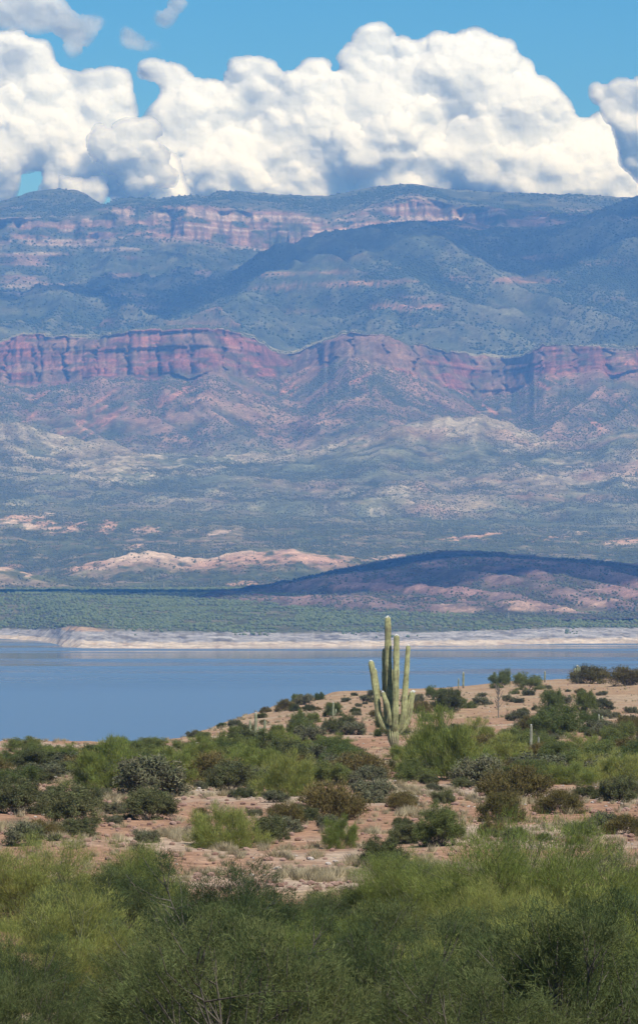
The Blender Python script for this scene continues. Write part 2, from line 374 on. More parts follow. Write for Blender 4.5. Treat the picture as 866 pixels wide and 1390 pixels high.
# badlands
cA = curve([(-260, 785), (40, 786), (75, 779), (100, 768), (130, 762), (160, 757), (200, 749), (228, 752), (245, 756), (285, 753), (330, 746), (400, 748), (460, 753), (520, 764), (600, 768), (700, 764), (866, 768), (1130, 768)], x, 4) + jit(9, 1.6, 18)
cB = curve([(-260, 700), (0, 700), (25, 702), (60, 705), (100, 709), (150, 703), (200, 706), (300, 715), (433, 722), (550, 722), (700, 724), (800, 730), (1130, 726)], x, 6) + jit(12, 2., 19)
lf = curve([(-260, 765), (0, 769), (20, 772), (40, 777), (70, 786), (100, 795), (150, 802), (1130, 803)], x, 4)
e_top = curve([(-260, 684), (0, 685), (150, 687), (300, 694), (433, 700), (600, 704), (866, 712), (1130, 712)], x, 10) + jit(30, 1.2, 20)
def disp_bad(X, Y, Z, K):
    w = ss(.2, .8, K) * ss(9.8, 8.6, K)
    Z = Z + w * ((ridged(X / 90, Y / 260, 4, 151) - .6) * 14 + 1.6 * fbm(X / 14, Y / 20, 4, 152))
    return X, Y, Z
def paint_bad(px, row, X, Y, Z, K, N):
    f = fbm(X / 26, Y / 40, 5, 161); f2 = fbm(X / 140, Y / 300, 4, 162); o = np.ones(X.shape + (3,))
    fr = fbm(X / 12, Y / 60 + Z / 4, 5, 163) + .3
    col = mixc(C3(.085, .10, .05) * o, C3(.15, .14, .085), ss(-.1, .5, f2 + .5 * f))
    z = np.zeros(X.shape)
    A = ss(2.25, 2.75, K) * ss(3.15, 3.02, K)
    z = np.maximum(z, A * ss(75, 120, px) * ss(520, 440, px) * ss(-.55, -.1, f + .4 * f2))
    for (cx, cy, rx, ry) in ((12, 704, 26, 4), (48, 713, 26, 8), (92, 717, 30, 8), (145, 715, 14, 9), (196, 720, 20, 6), (30, 704, 40, 6), (10, 770, 30, 4), (48, 778, 26, 4), (130, 768, 40, 7), (330, 793, 45, 4), (760, 728, 40, 4), (640, 728, 50, 3), (850, 735, 30, 5), (180, 742, 20, 3), (290, 724, 26, 3), (520, 757, 34, 2.5)):
        z = np.maximum(z, ss(1.5, .6, ((px - cx) / rx) ** 2 + ((row - cy + .12 * (px - cx)) / ry) ** 2 + 1.9 * fr))
    soilc = mixc(C3(.40, .255, .185) * o, C3(.45, .345, .265), ss(-.2, .4, f2))
    col = mixc(col, soilc, z)
    rnd = ss(.1, .35, f + .2 * f2) * .35 * ss(6.2, 5.2, K); col = mixc(col, C3(.36, .25, .19), rnd * (1 - z))
    return col, np.clip(1.1 - .72 * z, 0, 2)
sheet('badlands', [(7500, zrow(812, 7500)), (7700, zrow(804, 7700)), (7950, zrow(lf, 7950)), (8350, zrow(789, 8350)), (8620, zrow(cA, 8620)), (8800, zrow(cA + 3, 8800)), (9700, zrow(738, 9700)), (10150, zrow(cB, 10150)), (10400, zrow(cB - 1, 10400)), (11400, zrow(e_top, 11400)), (11700, zrow(740, 11700))],
      [3, 22, 14, 36, 8, 26, 26, 6, 24, 4], lambda *a: paint_bad(a[0], a[1], a[2], a[3], a[4], a[5] - 1, a[6]), lambda X, Y, Z, K: disp_bad(X, Y, Z, K), 'low badland ridges with bare pink soil behind the shore plain', M_MID, wash=2.2)

# bare hill
hc = curve([(-260, 850), (200, 835), (262, 812), (285, 805), (330, 797), (400, 787), (450, 775), (500, 765), (560, 753), (600, 748), (622, 747), (680, 750), (760, 758), (866, 765), (1130, 775)], x, 5) + jit(12, 1.2, 22)
hf = curve([(-260, 860), (200, 838), (280, 812), (330, 817), (400, 824), (500, 831), (600, 831), (700, 832), (866, 830), (1130, 830)], x, 6) + jit(16, 2, 23)
def disp_hill(X, Y, Z, K):
    w = ss(.6, 1.3, K) * ss(3.9, 3.2, K) * ss(240, 330, CX + F * X / Y)
    gx = X + .5 * (Y - 7100)
    Z = Z + w * ((ridged(gx / 130, Y / 700, 4, 171) - .62) * 46 * ss(2.95, 2.3, K) + 1.6 * fbm(X / 12, Y / 16, 4, 172))
    return X, Y, Z
def paint_hill(px, row, X, Y, Z, K, N):
    f = fbm(X / 20, Y / 30, 5, 181); f2 = fbm(X / 90, Y / 160, 4, 182); o = np.ones(X.shape + (3,))
    col = mixc(C3(.09, .08, .06) * o, C3(.185, .13, .11), ss(-.3, .3, f2 + .6 * f))
    z = np.zeros(X.shape)
    for (cx, cy, rx, ry) in ((612, 803, 44, 15), (535, 795, 50, 12), (480, 795, 36, 9), (675, 795, 24, 9), (710, 820, 30, 8), (780, 822, 50, 11), (620, 830, 40, 6), (845, 800, 40, 16), (700, 775, 30, 6), (390, 808, 50, 5)):
        z = np.maximum(z, ss(1.5, .6, ((px - cx) / rx) ** 2 + ((row - cy) / ry) ** 2 + 1.8 * f + .4))
    col = mixc(col, mixc(C3(.25, .155, .13) * o, C3(.38, .26, .195), ss(808, 822, row)), z * .9)
    return col, np.clip(1.15 - .95 * z + .3 * f2, 0, 2)
Yf = 247.8 / (.0317 + (hf - HZ) / F); sink = 70 * ss(262, 225, x)
sheet('bare_hill', [(Yf - 160, zrow(hf + 10, Yf - 160) - sink), (Yf, zrow(hf, Yf) - sink), ((Yf + 7560) / 2, zrow(hf + (hc - hf) * .55, (Yf + 7560) / 2) - sink), (7560, zrow(hc, 7560) - sink), (8100, zrow(hc + 80, 8100) - sink)],
      [8, 40, 40, 10], paint_hill, disp_hill, 'eroded reddish hill dotted with scrub above the shore on the right', M_MID, wash=2.2)

# shore plain with its pale drawdown bank
LZ = -70.0
shore_row = curve([(-260, 866), (0, 867), (45, 869), (68, 872), (85, 877), (110, 879.5), (160, 880), (300, 879), (433, 878), (640, 876), (760, 874), (866, 873), (1130, 872)], x, 3) + jit(10, .5, 25)
Ysh = -LZ * F / (shore_row - HZ)
bt_row = curve([(-260, 850), (0, 853), (60, 855), (85, 853), (100, 850), (120, 852), (150, 856), (200, 858), (433, 860), (600, 858), (700, 855), (760, 853), (866, 853), (1130, 852)], x, 4) + jit(8, .8, 26)
Ybt = Ysh + 260
def disp_sh(X, Y, Z, K):
    Z = Z + ss(1.0, 1.4, K) * (.8 * fbm(X / 9, Y / 14, 4, 191) + 1.0 * (ridged(X / 30, Y / 60, 3, 192) - .6) * ss(2.2, 1.9, K)) * ss(5, 4.5, K)
    return X, Y, Z
def paint_sh(px, row, X, Y, Z, K, N):
    f = fbm(X / 12, Y / 18, 5, 201); f2 = fbm(X / 70, Y / 110, 4, 202); o = np.ones(X.shape + (3,))
    green = mixc(C3(.09, .10, .05) * o, C3(.16, .15, .09), ss(-.1, .5, f2 + .5 * f))
    bank = mixc(C3(.30, .285, .275) * o, C3(.17, .16, .145), ss(.0, .4, fbm(X / 10, Z / 1.6, 4, 203) + .3 * f))
    bank = mixc(bank, C3(.38, .365, .35), ss(.15, .5, -f))
    beach = mixc(C3(.50, .42, .33) * o, C3(.40, .31, .23), ss(.1, .4, f))
    w = ss(1.42, 1.3, K + .08 * f); b2 = mixc(bank, beach, w)
    orange = ss(1.3, .5, ((px - 118) / 34) ** 2 + ((row - 852) / 5) ** 2 + f); b2 = mixc(b2, C3(.42, .27, .15), orange * .8)
    col = mixc(b2, green, ss(1.97, 2.04, K + .03 * f))
    return col, ss(1.99, 2.04, K) * 1.3 + .3 * ss(1.45, 1.9, K) * ss(0, .3, f2)
sheet('shore_plain', [(Ysh - 900, -83), (Ysh, LZ), (Ybt, zrow(bt_row, Ybt)), (7250, zrow(808, 7250)), (7800, zrow(799, 7800)), (8200, zrow(830, 8200))],
      [4, 40, 70, 12, 4], paint_sh, disp_sh, 'flat green shore plain above a pale dried lake bank', M_BANK)

# ------------------------------------------------------------------ lake
k = NT('lake_water'); pos = k.n('ShaderNodeNewGeometry').outputs['Position']
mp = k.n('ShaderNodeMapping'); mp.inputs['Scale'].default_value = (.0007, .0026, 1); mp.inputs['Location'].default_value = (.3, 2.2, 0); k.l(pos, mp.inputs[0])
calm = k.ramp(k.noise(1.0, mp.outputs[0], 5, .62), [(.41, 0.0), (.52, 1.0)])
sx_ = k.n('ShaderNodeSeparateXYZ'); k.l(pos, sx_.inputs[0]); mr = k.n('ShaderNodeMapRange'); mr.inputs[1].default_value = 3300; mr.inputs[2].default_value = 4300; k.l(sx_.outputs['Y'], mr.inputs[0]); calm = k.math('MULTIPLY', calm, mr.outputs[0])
mp2 = k.n('ShaderNodeMapping'); mp2.inputs['Scale'].default_value = (.22, .10, 1); k.l(pos, mp2.inputs[0])
rip = k.noise(1.0, mp2.outputs[0], 5, .65)
bp = k.n('ShaderNodeBump'); bp.inputs['Distance'].default_value = 1.0
k.l(k.math('SUBTRACT', .75, k.math('MULTIPLY', calm, .68)), bp.inputs['Strength']); k.l(rip, bp.inputs['Height'])
pb = k.n('ShaderNodeBsdfPrincipled'); k.l(k.mix(calm, (.15, .235, .325), (.075, .095, .115)), pb.inputs['Base Color'])  # reflection bands put into the base colour: lighter chop, darker calm lanes
pb.inputs['IOR'].default_value = 1.333; k.l(k.math('SUBTRACT', .42, k.math('MULTIPLY', calm, .36)), pb.inputs['Roughness'])
k.l(bp.outputs[0], pb.inputs['Normal']); k.l(pb.outputs[0], k.out.inputs[0])
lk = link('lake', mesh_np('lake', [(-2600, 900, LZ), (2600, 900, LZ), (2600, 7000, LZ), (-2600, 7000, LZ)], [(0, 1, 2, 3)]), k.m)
tag(lk, 'calm blue lake with long grey wind lanes', kind='structure')

CLOUD_SSS = 1.0
# ------------------------------------------------------------------ clouds
k = NT('cloud_white'); ss_ = k.n('ShaderNodeBsdfPrincipled')
pos = k.n('ShaderNodeNewGeometry').outputs['Position']
ss_.inputs['Base Color'].default_value = (.79, .82, .86, 1); ss_.inputs['Roughness'].default_value = 1.0
ss_.inputs['Specular IOR Level'].default_value = 0.0
ss_.inputs['Subsurface Weight'].default_value = CLOUD_SSS; ss_.inputs['Subsurface Radius'].default_value = (1, 1, 1)
ss_.inputs['Subsurface Scale'].default_value = 280.0; ss_.inputs['Subsurface Anisotropy'].default_value = 0.3
ss_.subsurface_method = 'RANDOM_WALK'
al = k.n('ShaderNodeAttribute', attribute_name='thin').outputs['Fac']
mpn = k.n('ShaderNodeMapping'); mpn.inputs['Scale'].default_value = (1, .35, 1); k.l(pos, mpn.inputs[0])
nz = k.math('MULTIPLY', k.math('SUBTRACT', k.noise(.0045, mpn.outputs[0], 6, .62), .5), 1.7)
al2 = k.math('ADD', al, k.math('MULTIPLY', nz, k.math('SUBTRACT', 1.05, al)))
tb = k.n('ShaderNodeBsdfTransparent'); mx = k.n('ShaderNodeMixShader')
c0 = k.n('ShaderNodeClamp'); k.l(al2, c0.inputs[0]); c1 = k.n('ShaderNodeClamp'); k.l(k.math('MULTIPLY', al, 4.0), c1.inputs[0])
cl_ = k.n('ShaderNodeClamp'); k.l(k.math('MULTIPLY', c0.outputs[0], c1.outputs[0]), cl_.inputs[0])
k.l(cl_.outputs[0], mx.inputs[0]); k.l(tb.outputs[0], mx.inputs[1]); k.l(ss_.outputs[0], mx.inputs[2])
k.l(mx.outputs[0], k.out.inputs[0]); M_CLOUD = k.m

def cloud(label, dist, box, puffs, seed, thin=3.0, opac=1.0, relief=1.0, up=.35, group=None, minr=2.2, soft=1.0, base=None):
    """a heap of round towers on towers; each puff = (px, row, radius px, nearness px)"""
    r_ = random.Random(seed); x0, y0, x1, y1 = box; st = 1.6
    nx, ny = int((x1 - x0) / st), int((y1 - y0) / st)
    D = np.full((ny, nx), 1e9); B = np.full((ny, nx), -1e9)
    def splat(cx, cy, cd, r):
        i0, i1 = max(0, int((cx - r - x0) / st)), min(nx, int((cx + r - x0) / st) + 2)
        j0, j1 = max(0, int((cy - r - y0) / st)), min(ny, int((cy + r - y0) / st) + 2)
        if i0 >= i1 or j0 >= j1: return
        gx = x0 + np.arange(i0, i1) * st - cx; gy = y0 + np.arange(j0, j1) * st - cy
        q = r * r - gx[None, :] ** 2 - gy[:, None] ** 2
        h = np.sqrt(np.maximum(q, 0)); ok = q > 0
        D[j0:j1, i0:i1] = np.where(ok, np.minimum(D[j0:j1, i0:i1], cd - h), D[j0:j1, i0:i1])
        B[j0:j1, i0:i1] = np.where(ok, np.maximum(B[j0:j1, i0:i1], cd + h * .8), B[j0:j1, i0:i1])
    def rec(cx, cy, cd, r, lv):
        splat(cx, cy, cd, r)
        if r < minr * 1.6 or lv > 3: return
        for i in range(13 if lv < 2 else 12):
            while True:
                vx, vy, vz = r_.gauss(0, 1), r_.gauss(0, 1) - up, r_.gauss(0, 1) - .35
                m = math.sqrt(vx * vx + vy * vy + vz * vz)
                if m > .2: break
            vx /= m; vy /= m; vz /= m
            rr = r * r_.uniform(.26, .50); dd = r * r_.uniform(.72, .95)
            rec(cx + vx * dd, cy + vy * dd, cd + vz * dd, rr, lv + 1)
    for (a, b_, c, d) in puffs: rec(a, b_, -d, c, 0)
    m = D < 1e8
    far_ = D[m].max() if m.any() else 0
    Df = np.where(m, D, np.nan)
    # soften the relief
    mm = m.astype(float); D0 = np.where(m, D, 0); bl_ = lambda q: blur(D0, q * soft) / np.maximum(blur(mm, q * soft), 1e-3); Dw = .42 * bl_(.6) + .24 * bl_(4.5) + .34 * bl_(13)
    Bw = blur(np.where(m, B, 0), 2.5) / np.maximum(blur(mm, 2.5), 1e-3)
    edge = blur(mm, thin); alpha = np.clip((edge - .46) / .44, 0, 1) * opac
    xs = x0 + np.arange(nx) * st; ys = y0 + np.arange(ny) * st
    px_, ro_ = np.meshgrid(xs, ys); s = dist / F
    n1 = ridged(px_ / 13, ro_ / 11, 4, seed + 1, .62) * -3.2 + fbm(px_ / 60, ro_ / 45, 3, seed + 2) * 14
    Yf = dist + (Dw + n1) * s * relief; Yb = dist + np.maximum(Bw, Dw + 4) * s
    dirx = (px_ - CX) / F; dirz = (HZ - ro_) / F
    keep = blur(mm, 1.0) > .45
    idx = -np.ones(m.shape, int); sel = np.where(keep); idx[sel] = np.arange(len(sel[0]))
    def shell(Y): return np.stack([dirx[sel] * Y[sel], Y[sel], dirz[sel] * Y[sel]], -1)
    V1 = shell(Yf); V2 = shell(Yb)
    q = np.stack([idx[:-1, :-1], idx[:-1, 1:], idx[1:, 1:], idx[1:, :-1]], -1).reshape(-1, 4); q = q[(q >= 0).all(1)]
    n = len(V1)
    # rim quads close the body
    e = np.concatenate([q[:, [0, 1]], q[:, [1, 2]], q[:, [2, 3]], q[:, [3, 0]]])
    key = e.min(1).astype(np.int64) * (n + 1) + e.max(1); u, inv, cnt = np.unique(key, return_inverse=True, return_counts=True)
    be = e[cnt[inv] == 1]
    rimq = np.stack([be[:, 1], be[:, 0], be[:, 0] + n, be[:, 1] + n], -1); rimq[:, :2] += 2 * n
    V = np.concatenate([V1, V2, V1]); Q = np.concatenate([q, q[:, ::-1] + n, rimq])
    Q = Q[:, ::-1]
    a_ = alpha[sel]; me = mesh_np('cumulus_cloud', V, Q, None, True, {'thin': np.concatenate([a_, a_, a_])})
    o = link('cumulus_cloud', me, M_CLOUD); tag(o, label, 'cloud', group); return o

def fill_puffs(top, x0, x1, n, seed, rmin, rmax, bottom=285, near=60):
    r_ = random.Random(seed); out = []
    for i in range(n):
        a = r_.uniform(x0, x1); t = float(curve(top, a)); r = r_.uniform(rmin, rmax)
        r = min(r, max(10, (bottom - t) * .5)); u = r_.random() ** 1.3
        b_ = t + r + 2 + u * (bottom - t - r)
        out.append((a, b_, r, near * u + r_.uniform(-15, 15)))
    return out
MT = [(-130, 60), (0, 46), (30, 44), (62, 62), (84, 100), (100, 108), (120, 96), (160, 92), (180, 104), (192, 82), (205, 76), (222, 88), (260, 98), (290, 104), (305, 84), (330, 78), (362, 80), (384, 106), (398, 98), (425, 78), (446, 90), (458, 96), (472, 62), (484, 42), (508, 34), (520, 46), (527, 76), (533, 58), (562, 54), (576, 66), (596, 48), (636, 46), (676, 54), (702, 78), (728, 96), (746, 122), (752, 150), (776, 160), (800, 176), (830, 190), (866, 200), (1000, 210)]
cloud('towering bright white cumulus bank filling the middle of the sky', 52000, (150, 20, 1000, 310),
      [(538, 174, 20, 95), (552, 192, 16, 95), (515, 180, 20, 92), (470, 190, 20, 88), (490, 212, 28, 92), (530, 212, 28, 92), (455, 205, 16, 80),
       (262, 228, 20, 86), (290, 226, 20, 90), (320, 236, 22, 90), (350, 248, 18, 84), (245, 250, 20, 84), (290, 258, 24, 90), (340, 262, 20, 84), (375, 262, 12, 80), (480, 248, 34, -10), (440, 250, 34, -10), (520, 250, 34, -10), (505, 62, 26, 0), (486, 82, 24, 5), (520, 96, 26, 5), (552, 78, 24, 0), (600, 72, 26, -10), (640, 78, 32, -20), (672, 84, 30, -25), (700, 108, 30, -20), (722, 130, 30, -12), (744, 158, 26, -5), (335, 100, 26, 0), (360, 108, 26, 5), (425, 98, 22, 0), (400, 122, 24, 5), (206, 94, 18, 5), (232, 108, 20, 0),
       (260, 170, 46, -20), (330, 180, 60, -30), (410, 170, 56, -30), (480, 160, 56, -30), (560, 170, 60, -30), (640, 190, 60, -30), (720, 210, 56, -30), (790, 215, 56, -30), (880, 230, 56, -30), (830, 200, 40, -30), (260, 240, 50, -30), (400, 240, 50, -30), (590, 110, 40, 14), (640, 120, 44, 18), (560, 120, 34, 16)] + fill_puffs(MT, 205, 960, 120, 3, 22, 50), 11, thin=4.2)
cloud('brilliant white cumulus heap at the left edge of the sky', 46000, (-140, 20, 270, 310),
      [(20, 72, 30, 0), (50, 86, 28, 4), (-20, 80, 34, 0), (76, 110, 20, 6), (130, 118, 26, 8), (160, 112, 22, 8), (150, 138, 20, 12)] + fill_puffs([(-130, 60), (30, 60), (70, 90), (90, 120), (170, 110), (200, 180), (240, 210), (260, 240)], -130, 225, 60, 5, 18, 40, 275), 13, thin=4.6)
cloud('grey white cumulus entering at the right edge of the sky', 42000, (770, 90, 1010, 300),
      [(812, 128, 16, 0), (840, 124, 20, 4), (866, 136, 26, 8), (900, 130, 34, 8), (835, 150, 22, 6), (860, 176, 30, 8), (862, 212, 26, 8), (890, 220, 40, 6)], 23, thin=4.6)
cloud('sunlit cumulus shoulder sloping down in the left sky', 45300, (80, 140, 270, 300),
      [(175, 180, 22, 6), (200, 176, 18, 8), (140, 196, 24, 8), (170, 214, 28, 10), (205, 218, 24, 8), (225, 240, 18, 4), (190, 250, 22, 4), (95, 258, 20, 0), (70, 262, 16, 0), (130, 262, 20, 2)], 29, thin=4.6)
cloud('soft grey veil of cloud in the top left corner', 34000, (-140, -60, 150, 120),
      [(130, 30, 14, 0), (-90, 20, 40, 0), (10, 20, 26, 0), (50, 24, 26, 0), (90, 32, 22, 0), (112, 44, 18, 0), (-40, 16, 40, 0), (20, -10, 40, 0), (100, 68, 13, 0), (95, 84, 11, 0), (70, 0, 20, 0)], 31, thin=9, opac=.7, soft=3)
cloud('torn grey wisp of cloud beside the blue gap', 33000, (140, 20, 220, 100),
      [(172, 46, 10, 0), (182, 62, 9, 0), (196, 66, 9, 0), (170, 60, 9, 0), (208, 62, 9, 0), (225, 66, 8, 0), (166, 36, 8, 0), (188, 52, 9, 0)], 37, thin=7, opac=.55, soft=3)
cloud('thin slanting wisp of cloud high in the blue', 33000, (195, -40, 270, 80),
      [(240, 4, 11, 0), (234, 20, 10, 0), (228, 38, 8, 0), (215, 30, 8, 0), (246, -12, 12, 0), (212, 20, 9, 0), (250, 10, 9, 0)], 41, thin=7, opac=.55, soft=3)

def shadow_cloud(label, target, half, seed, height=2700, dense=1.0):
    """an unseen flat based cloud overhead, added so that its shadow falls on target"""
    t = (height - target[2]) / S.z; c = Vector(target) + S * t
    bpy_me = None
    n1, n2 = 64, 40
    th, ph = np.meshgrid(np.linspace(0, 2 * np.pi, n1, endpoint=False), np.linspace(-np.pi / 2, np.pi / 2, n2))
    d = np.stack([np.cos(ph) * np.cos(th), np.cos(ph) * np.sin(th), np.sin(ph)], -1)
    f = 1 + .55 * fbm(d[..., 0] * 2.2 + seed, d[..., 1] * 2.2 + d[..., 2] * 1.3, 5, seed)
    P = d * f[..., None] * np.array([half[0], half[1], half[2]]); P[..., 2] = np.maximum(P[..., 2], -half[2] * .3)
    i = np.arange(n2 - 1)[:, None] * n1; j = np.arange(n1)[None, :]
    Q = np.stack([i + j, i + (j + 1) % n1, i + n1 + (j + 1) % n1, i + n1 + j], -1).reshape(-1, 4)
    o = link('shadow_cloud', mesh_np('shadow_cloud', P.reshape(-1, 3), Q, None, True, {'thin': np.full(P.size // 3, dense)}), M_CLOUD, loc=c)
    tag(o, label, 'cloud', 'unseen clouds placed for their shadows on the land')
shadow_cloud('unseen long narrow cloud shading the shore plain', (-330, 7470, 30), (560, 95, 45), 3)
shadow_cloud('unseen oval cloud shading the bare reddish hill', (120, 7300, 40), (400, 265, 50), 4, dense=.45)
shadow_cloud('unseen thin cloud shading the crest of the bare hill', (330, 7500, 40), (420, 110, 45), 6, dense=.5)
shadow_cloud('unseen broad ragged cloud shading the upper right slopes', (1500, 18300, 1050), (1200, 900, 250), 5, dense=.45)
shadow_cloud('unseen broad ragged cloud shading the middle of the range', (-300, 17400, 900), (1500, 480, 200), 9, dense=.42)

# ------------------------------------------------------------------ scatter of distant scrub
def leaf_mat(name, c1, c2, trans=.3, vc=True):
    k = NT(name); oi = k.n('ShaderNodeObjectInfo'); at = k.n('ShaderNodeVertexColor', layer_name='Col').outputs[0]
    base = k.mix(oi.outputs['Random'], c1, c2)
    c = k.mix(1.0, base, at, 'MULTIPLY') if vc else base
    d = k.n('ShaderNodeBsdfDiffuse'); k.l(c, d.inputs[0])
    t = k.n('ShaderNodeBsdfTranslucent'); k.l(c, t.inputs[0])
    m = k.n('ShaderNodeMixShader'); m.inputs[0].default_value = trans
    k.l(d.outputs[0], m.inputs[1]); k.l(t.outputs[0], m.inputs[2]); k.l(m.outputs[0], k.out.inputs[0]); return k.m
def plain_mat(name, c1, c2, scale=8.0, rough=.9):
    k = NT(name); pos = k.n('ShaderNodeTexCoord').outputs['Object']
    oi = k.n('ShaderNodeObjectInfo')
    f = k.math('MULTIPLY', k.math('ADD', k.noise(scale, pos, 4), oi.outputs['Random']), .5)
    d = k.n('ShaderNodeBsdfDiffuse'); d.inputs['Roughness'].default_value = rough
    k.l(k.mix(f, c1, c2), d.inputs[0]); k.l(d.outputs[0], k.out.inputs[0]); return k.m

def instancer(name, label, P, sc, mat, proto=None, sub=2, flat=.75, rough=.45, kind='stuff'):
    me = bpy.data.meshes.new(name); me.vertices.add(len(P)); me.vertices.foreach_set('co', np.asarray(P, np.float32).ravel())
    a = me.attributes.new('sc', 'FLOAT', 'POINT'); a.data.foreach_set('value', np.asarray(sc, np.float32))
    o = link(name, me); tag(o, label, kind=kind)
    ng = bpy.data.node_groups.new(name, 'GeometryNodeTree')
    ng.interface.new_socket('Geometry', in_out='INPUT', socket_type='NodeSocketGeometry')
    ng.interface.new_socket('Geometry', in_out='OUTPUT', socket_type='NodeSocketGeometry')
    N = ng.nodes.new; L = ng.links.new
    gi = N('NodeGroupInput'); go = N('NodeGroupOutput'); ip = N('GeometryNodeInstanceOnPoints')
    mp_ = N('GeometryNodeMeshToPoints'); L(gi.outputs[0], mp_.inputs['Mesh']); L(mp_.outputs[0], ip.inputs['Points'])
    at = N('GeometryNodeInputNamedAttribute'); at.data_type = 'FLOAT'; at.inputs[0].default_value = 'sc'
    rv = N('FunctionNodeRandomValue'); rv.data_type = 'FLOAT_VECTOR'; rv.inputs[0].default_value = (-.2, -.2, 0); rv.inputs[1].default_value = (.2, .2, 6.28)
    L(rv.outputs[0], ip.inputs['Rotation']); L(at.outputs[0], ip.inputs['Scale'])
    if proto is None:
        ic = N('GeometryNodeMeshIcoSphere'); ic.inputs['Subdivisions'].default_value = sub; ic.inputs['Radius'].default_value = .5
        nt = N('ShaderNodeTexNoise'); nt.inputs['Scale'].default_value = 4.5; nt.inputs['Detail'].default_value = 3
        sb = N('ShaderNodeVectorMath'); sb.operation = 'SUBTRACT'; L(nt.outputs['Color'], sb.inputs[0]); sb.inputs[1].default_value = (.5, .5, .5)
        sl = N('ShaderNodeVectorMath'); sl.operation = 'SCALE'; L(sb.outputs[0], sl.inputs[0]); sl.inputs['Scale'].default_value = rough * 1.6
        sp = N('GeometryNodeSetPosition'); L(ic.outputs[0], sp.inputs[0]); L(sl.outputs[0], sp.inputs['Offset'])
        tr = N('GeometryNodeTransform'); tr.inputs['Scale'].default_value = (1, 1, flat); tr.inputs['Translation'].default_value = (0, 0, flat * .32)
        L(sp.outputs[0], tr.inputs[0]); sm = N('GeometryNodeSetMaterial'); sm.inputs['Material'].default_value = mat
        L(tr.outputs[0], sm.inputs[0]); L(sm.outputs[0], ip.inputs['Instance'])
    else:
        ob = N('GeometryNodeObjectInfo'); ob.inputs[0].default_value = proto; ob.transform_space = 'ORIGINAL'; ob.inputs['As Instance'].default_value = False
        L(ob.outputs['Geometry'], ip.inputs['Instance'])
    L(ip.outputs[0], go.inputs[0])
    md = o.modifiers.new('scatter', 'NODES'); md.node_group = ng
    me.materials.append(mat)
    return o

def scatter_on(sheet_name, n, smin, smax, seed, clump=None, rows=None, extra=None):
    X, Y, Z, A, veg, N, px, row = SHEETS[sheet_name]
    r = np.random.default_rng(seed)
    w = A * np.clip(veg, 0, 2) * (px > -120) * (px < 990)
    if rows is not None: w = w * (row > rows[0]) * (row < rows[1])
    if clump: w = w * np.clip(.5 + 1.6 * fbm(X / clump, Y / clump, 4, seed), .02, 3)
    w = w[:-1, :-1]; w = w.ravel() / w.sum()
    c = np.searchsorted(np.cumsum(w), r.random(n)); c = np.minimum(c, len(w) - 1); i, j = np.divmod(c, X.shape[1] - 1)
    u, v = r.random(n), r.random(n)
    def bl(a): return (a[i, j] * (1 - u) + a[i, j + 1] * u) * (1 - v) + (a[i + 1, j] * (1 - u) + a[i + 1, j + 1] * u) * v
    P = np.stack([bl(X), bl(Y), bl(Z)], -1)
    return P, smin + (smax - smin) * r.random(n) ** 1.8
M_JUNI = leaf_mat('juniper_green', (.035, .06, .035), (.075, .10, .05), .1, False)
M_SCRB = leaf_mat('scrub_green', (.075, .10, .055), (.17, .18, .11), .15, False)
M_MESQ = leaf_mat('mesquite_green', (.12, .165, .06), (.20, .24, .11), .2, False)
D_ = [('mountains', 70000, 3.2, 10.5, 'dark junipers and pines dotting the high mountain slopes', M_JUNI, 300),
      ('mountain_spur', 85000, 2.8, 9.5, 'dark junipers covering the mountain spur', M_JUNI, 300),
      ('red_cliffs', 80000, 2.0, 6.2, 'scrub scattered over the scree and rim of the red cliffs', M_SCRB, 200),
      ('foothills', 110000, 1.4, 4.2, 'bushes speckling the pale foothills', M_SCRB, 120),
      ('badlands', 80000, 1.3, 4.0, 'scrub growing over the badland ridges', M_SCRB, 60),
      ('bare_hill', 55000, 1.1, 3.8, 'scattered bushes on the bare reddish hill', M_SCRB, 40),
      ('shore_plain', 32000, 2.2, 5.5, 'dense green mesquite thicket on the far shore plain', M_MESQ, 50)]
nmz = ['juniper_scatter', 'spur_woodland', 'cliff_scrub', 'foothill_scrub', 'badland_scrub', 'hill_scrub', 'shore_thicket']
for q, (sn, n, a, b_, lab, mt, cl) in enumerate(D_):
    P, s_ = scatter_on(sn, n, a, b_, 300 + q, cl)
    instancer(nmz[q], lab, P, s_, mt, sub=2 if n < 60000 else 1)

# ------------------------------------------------------------------ shrubs: prototypes
def rnd_unit(r, n):
    v = r.normal(size=(n, 3)); return v / np.linalg.norm(v, axis=1, keepdims=True)
def norm(v): return v / np.maximum(np.linalg.norm(v, axis=-1, keepdims=True), 1e-9)

def tubes(paths, radii, sides=4):
    """paths: list of (k,3) arrays; radii: list of (k,) arrays"""
    V, Q, n = [], [], 0
    a = np.arange(sides) * 2 * np.pi / sides
    for p, r in zip(paths, radii):
        t = norm(np.gradient(p, axis=0)); ref = np.array([.3, 1, .1]) if abs(t[0][0]) > .7 else np.array([1, .1, .2])
        u = norm(np.cross(t, ref)); w = np.cross(t, u)
        ring = p[:, None] + (u[:, None] * np.cos(a)[None, :, None] + w[:, None] * np.sin(a)[None, :, None]) * r[:, None, None]
        V.append(ring.reshape(-1, 3)); k = len(p)
        i = np.arange(k - 1)[:, None] * sides; j = np.arange(sides)[None]
        Q.append(np.stack([i + j, i + (j + 1) % sides, i + sides + (j + 1) % sides, i + sides + j], -1).reshape(-1, 4) + n)
        n += k * sides
    return np.concatenate(V), np.concatenate(Q)

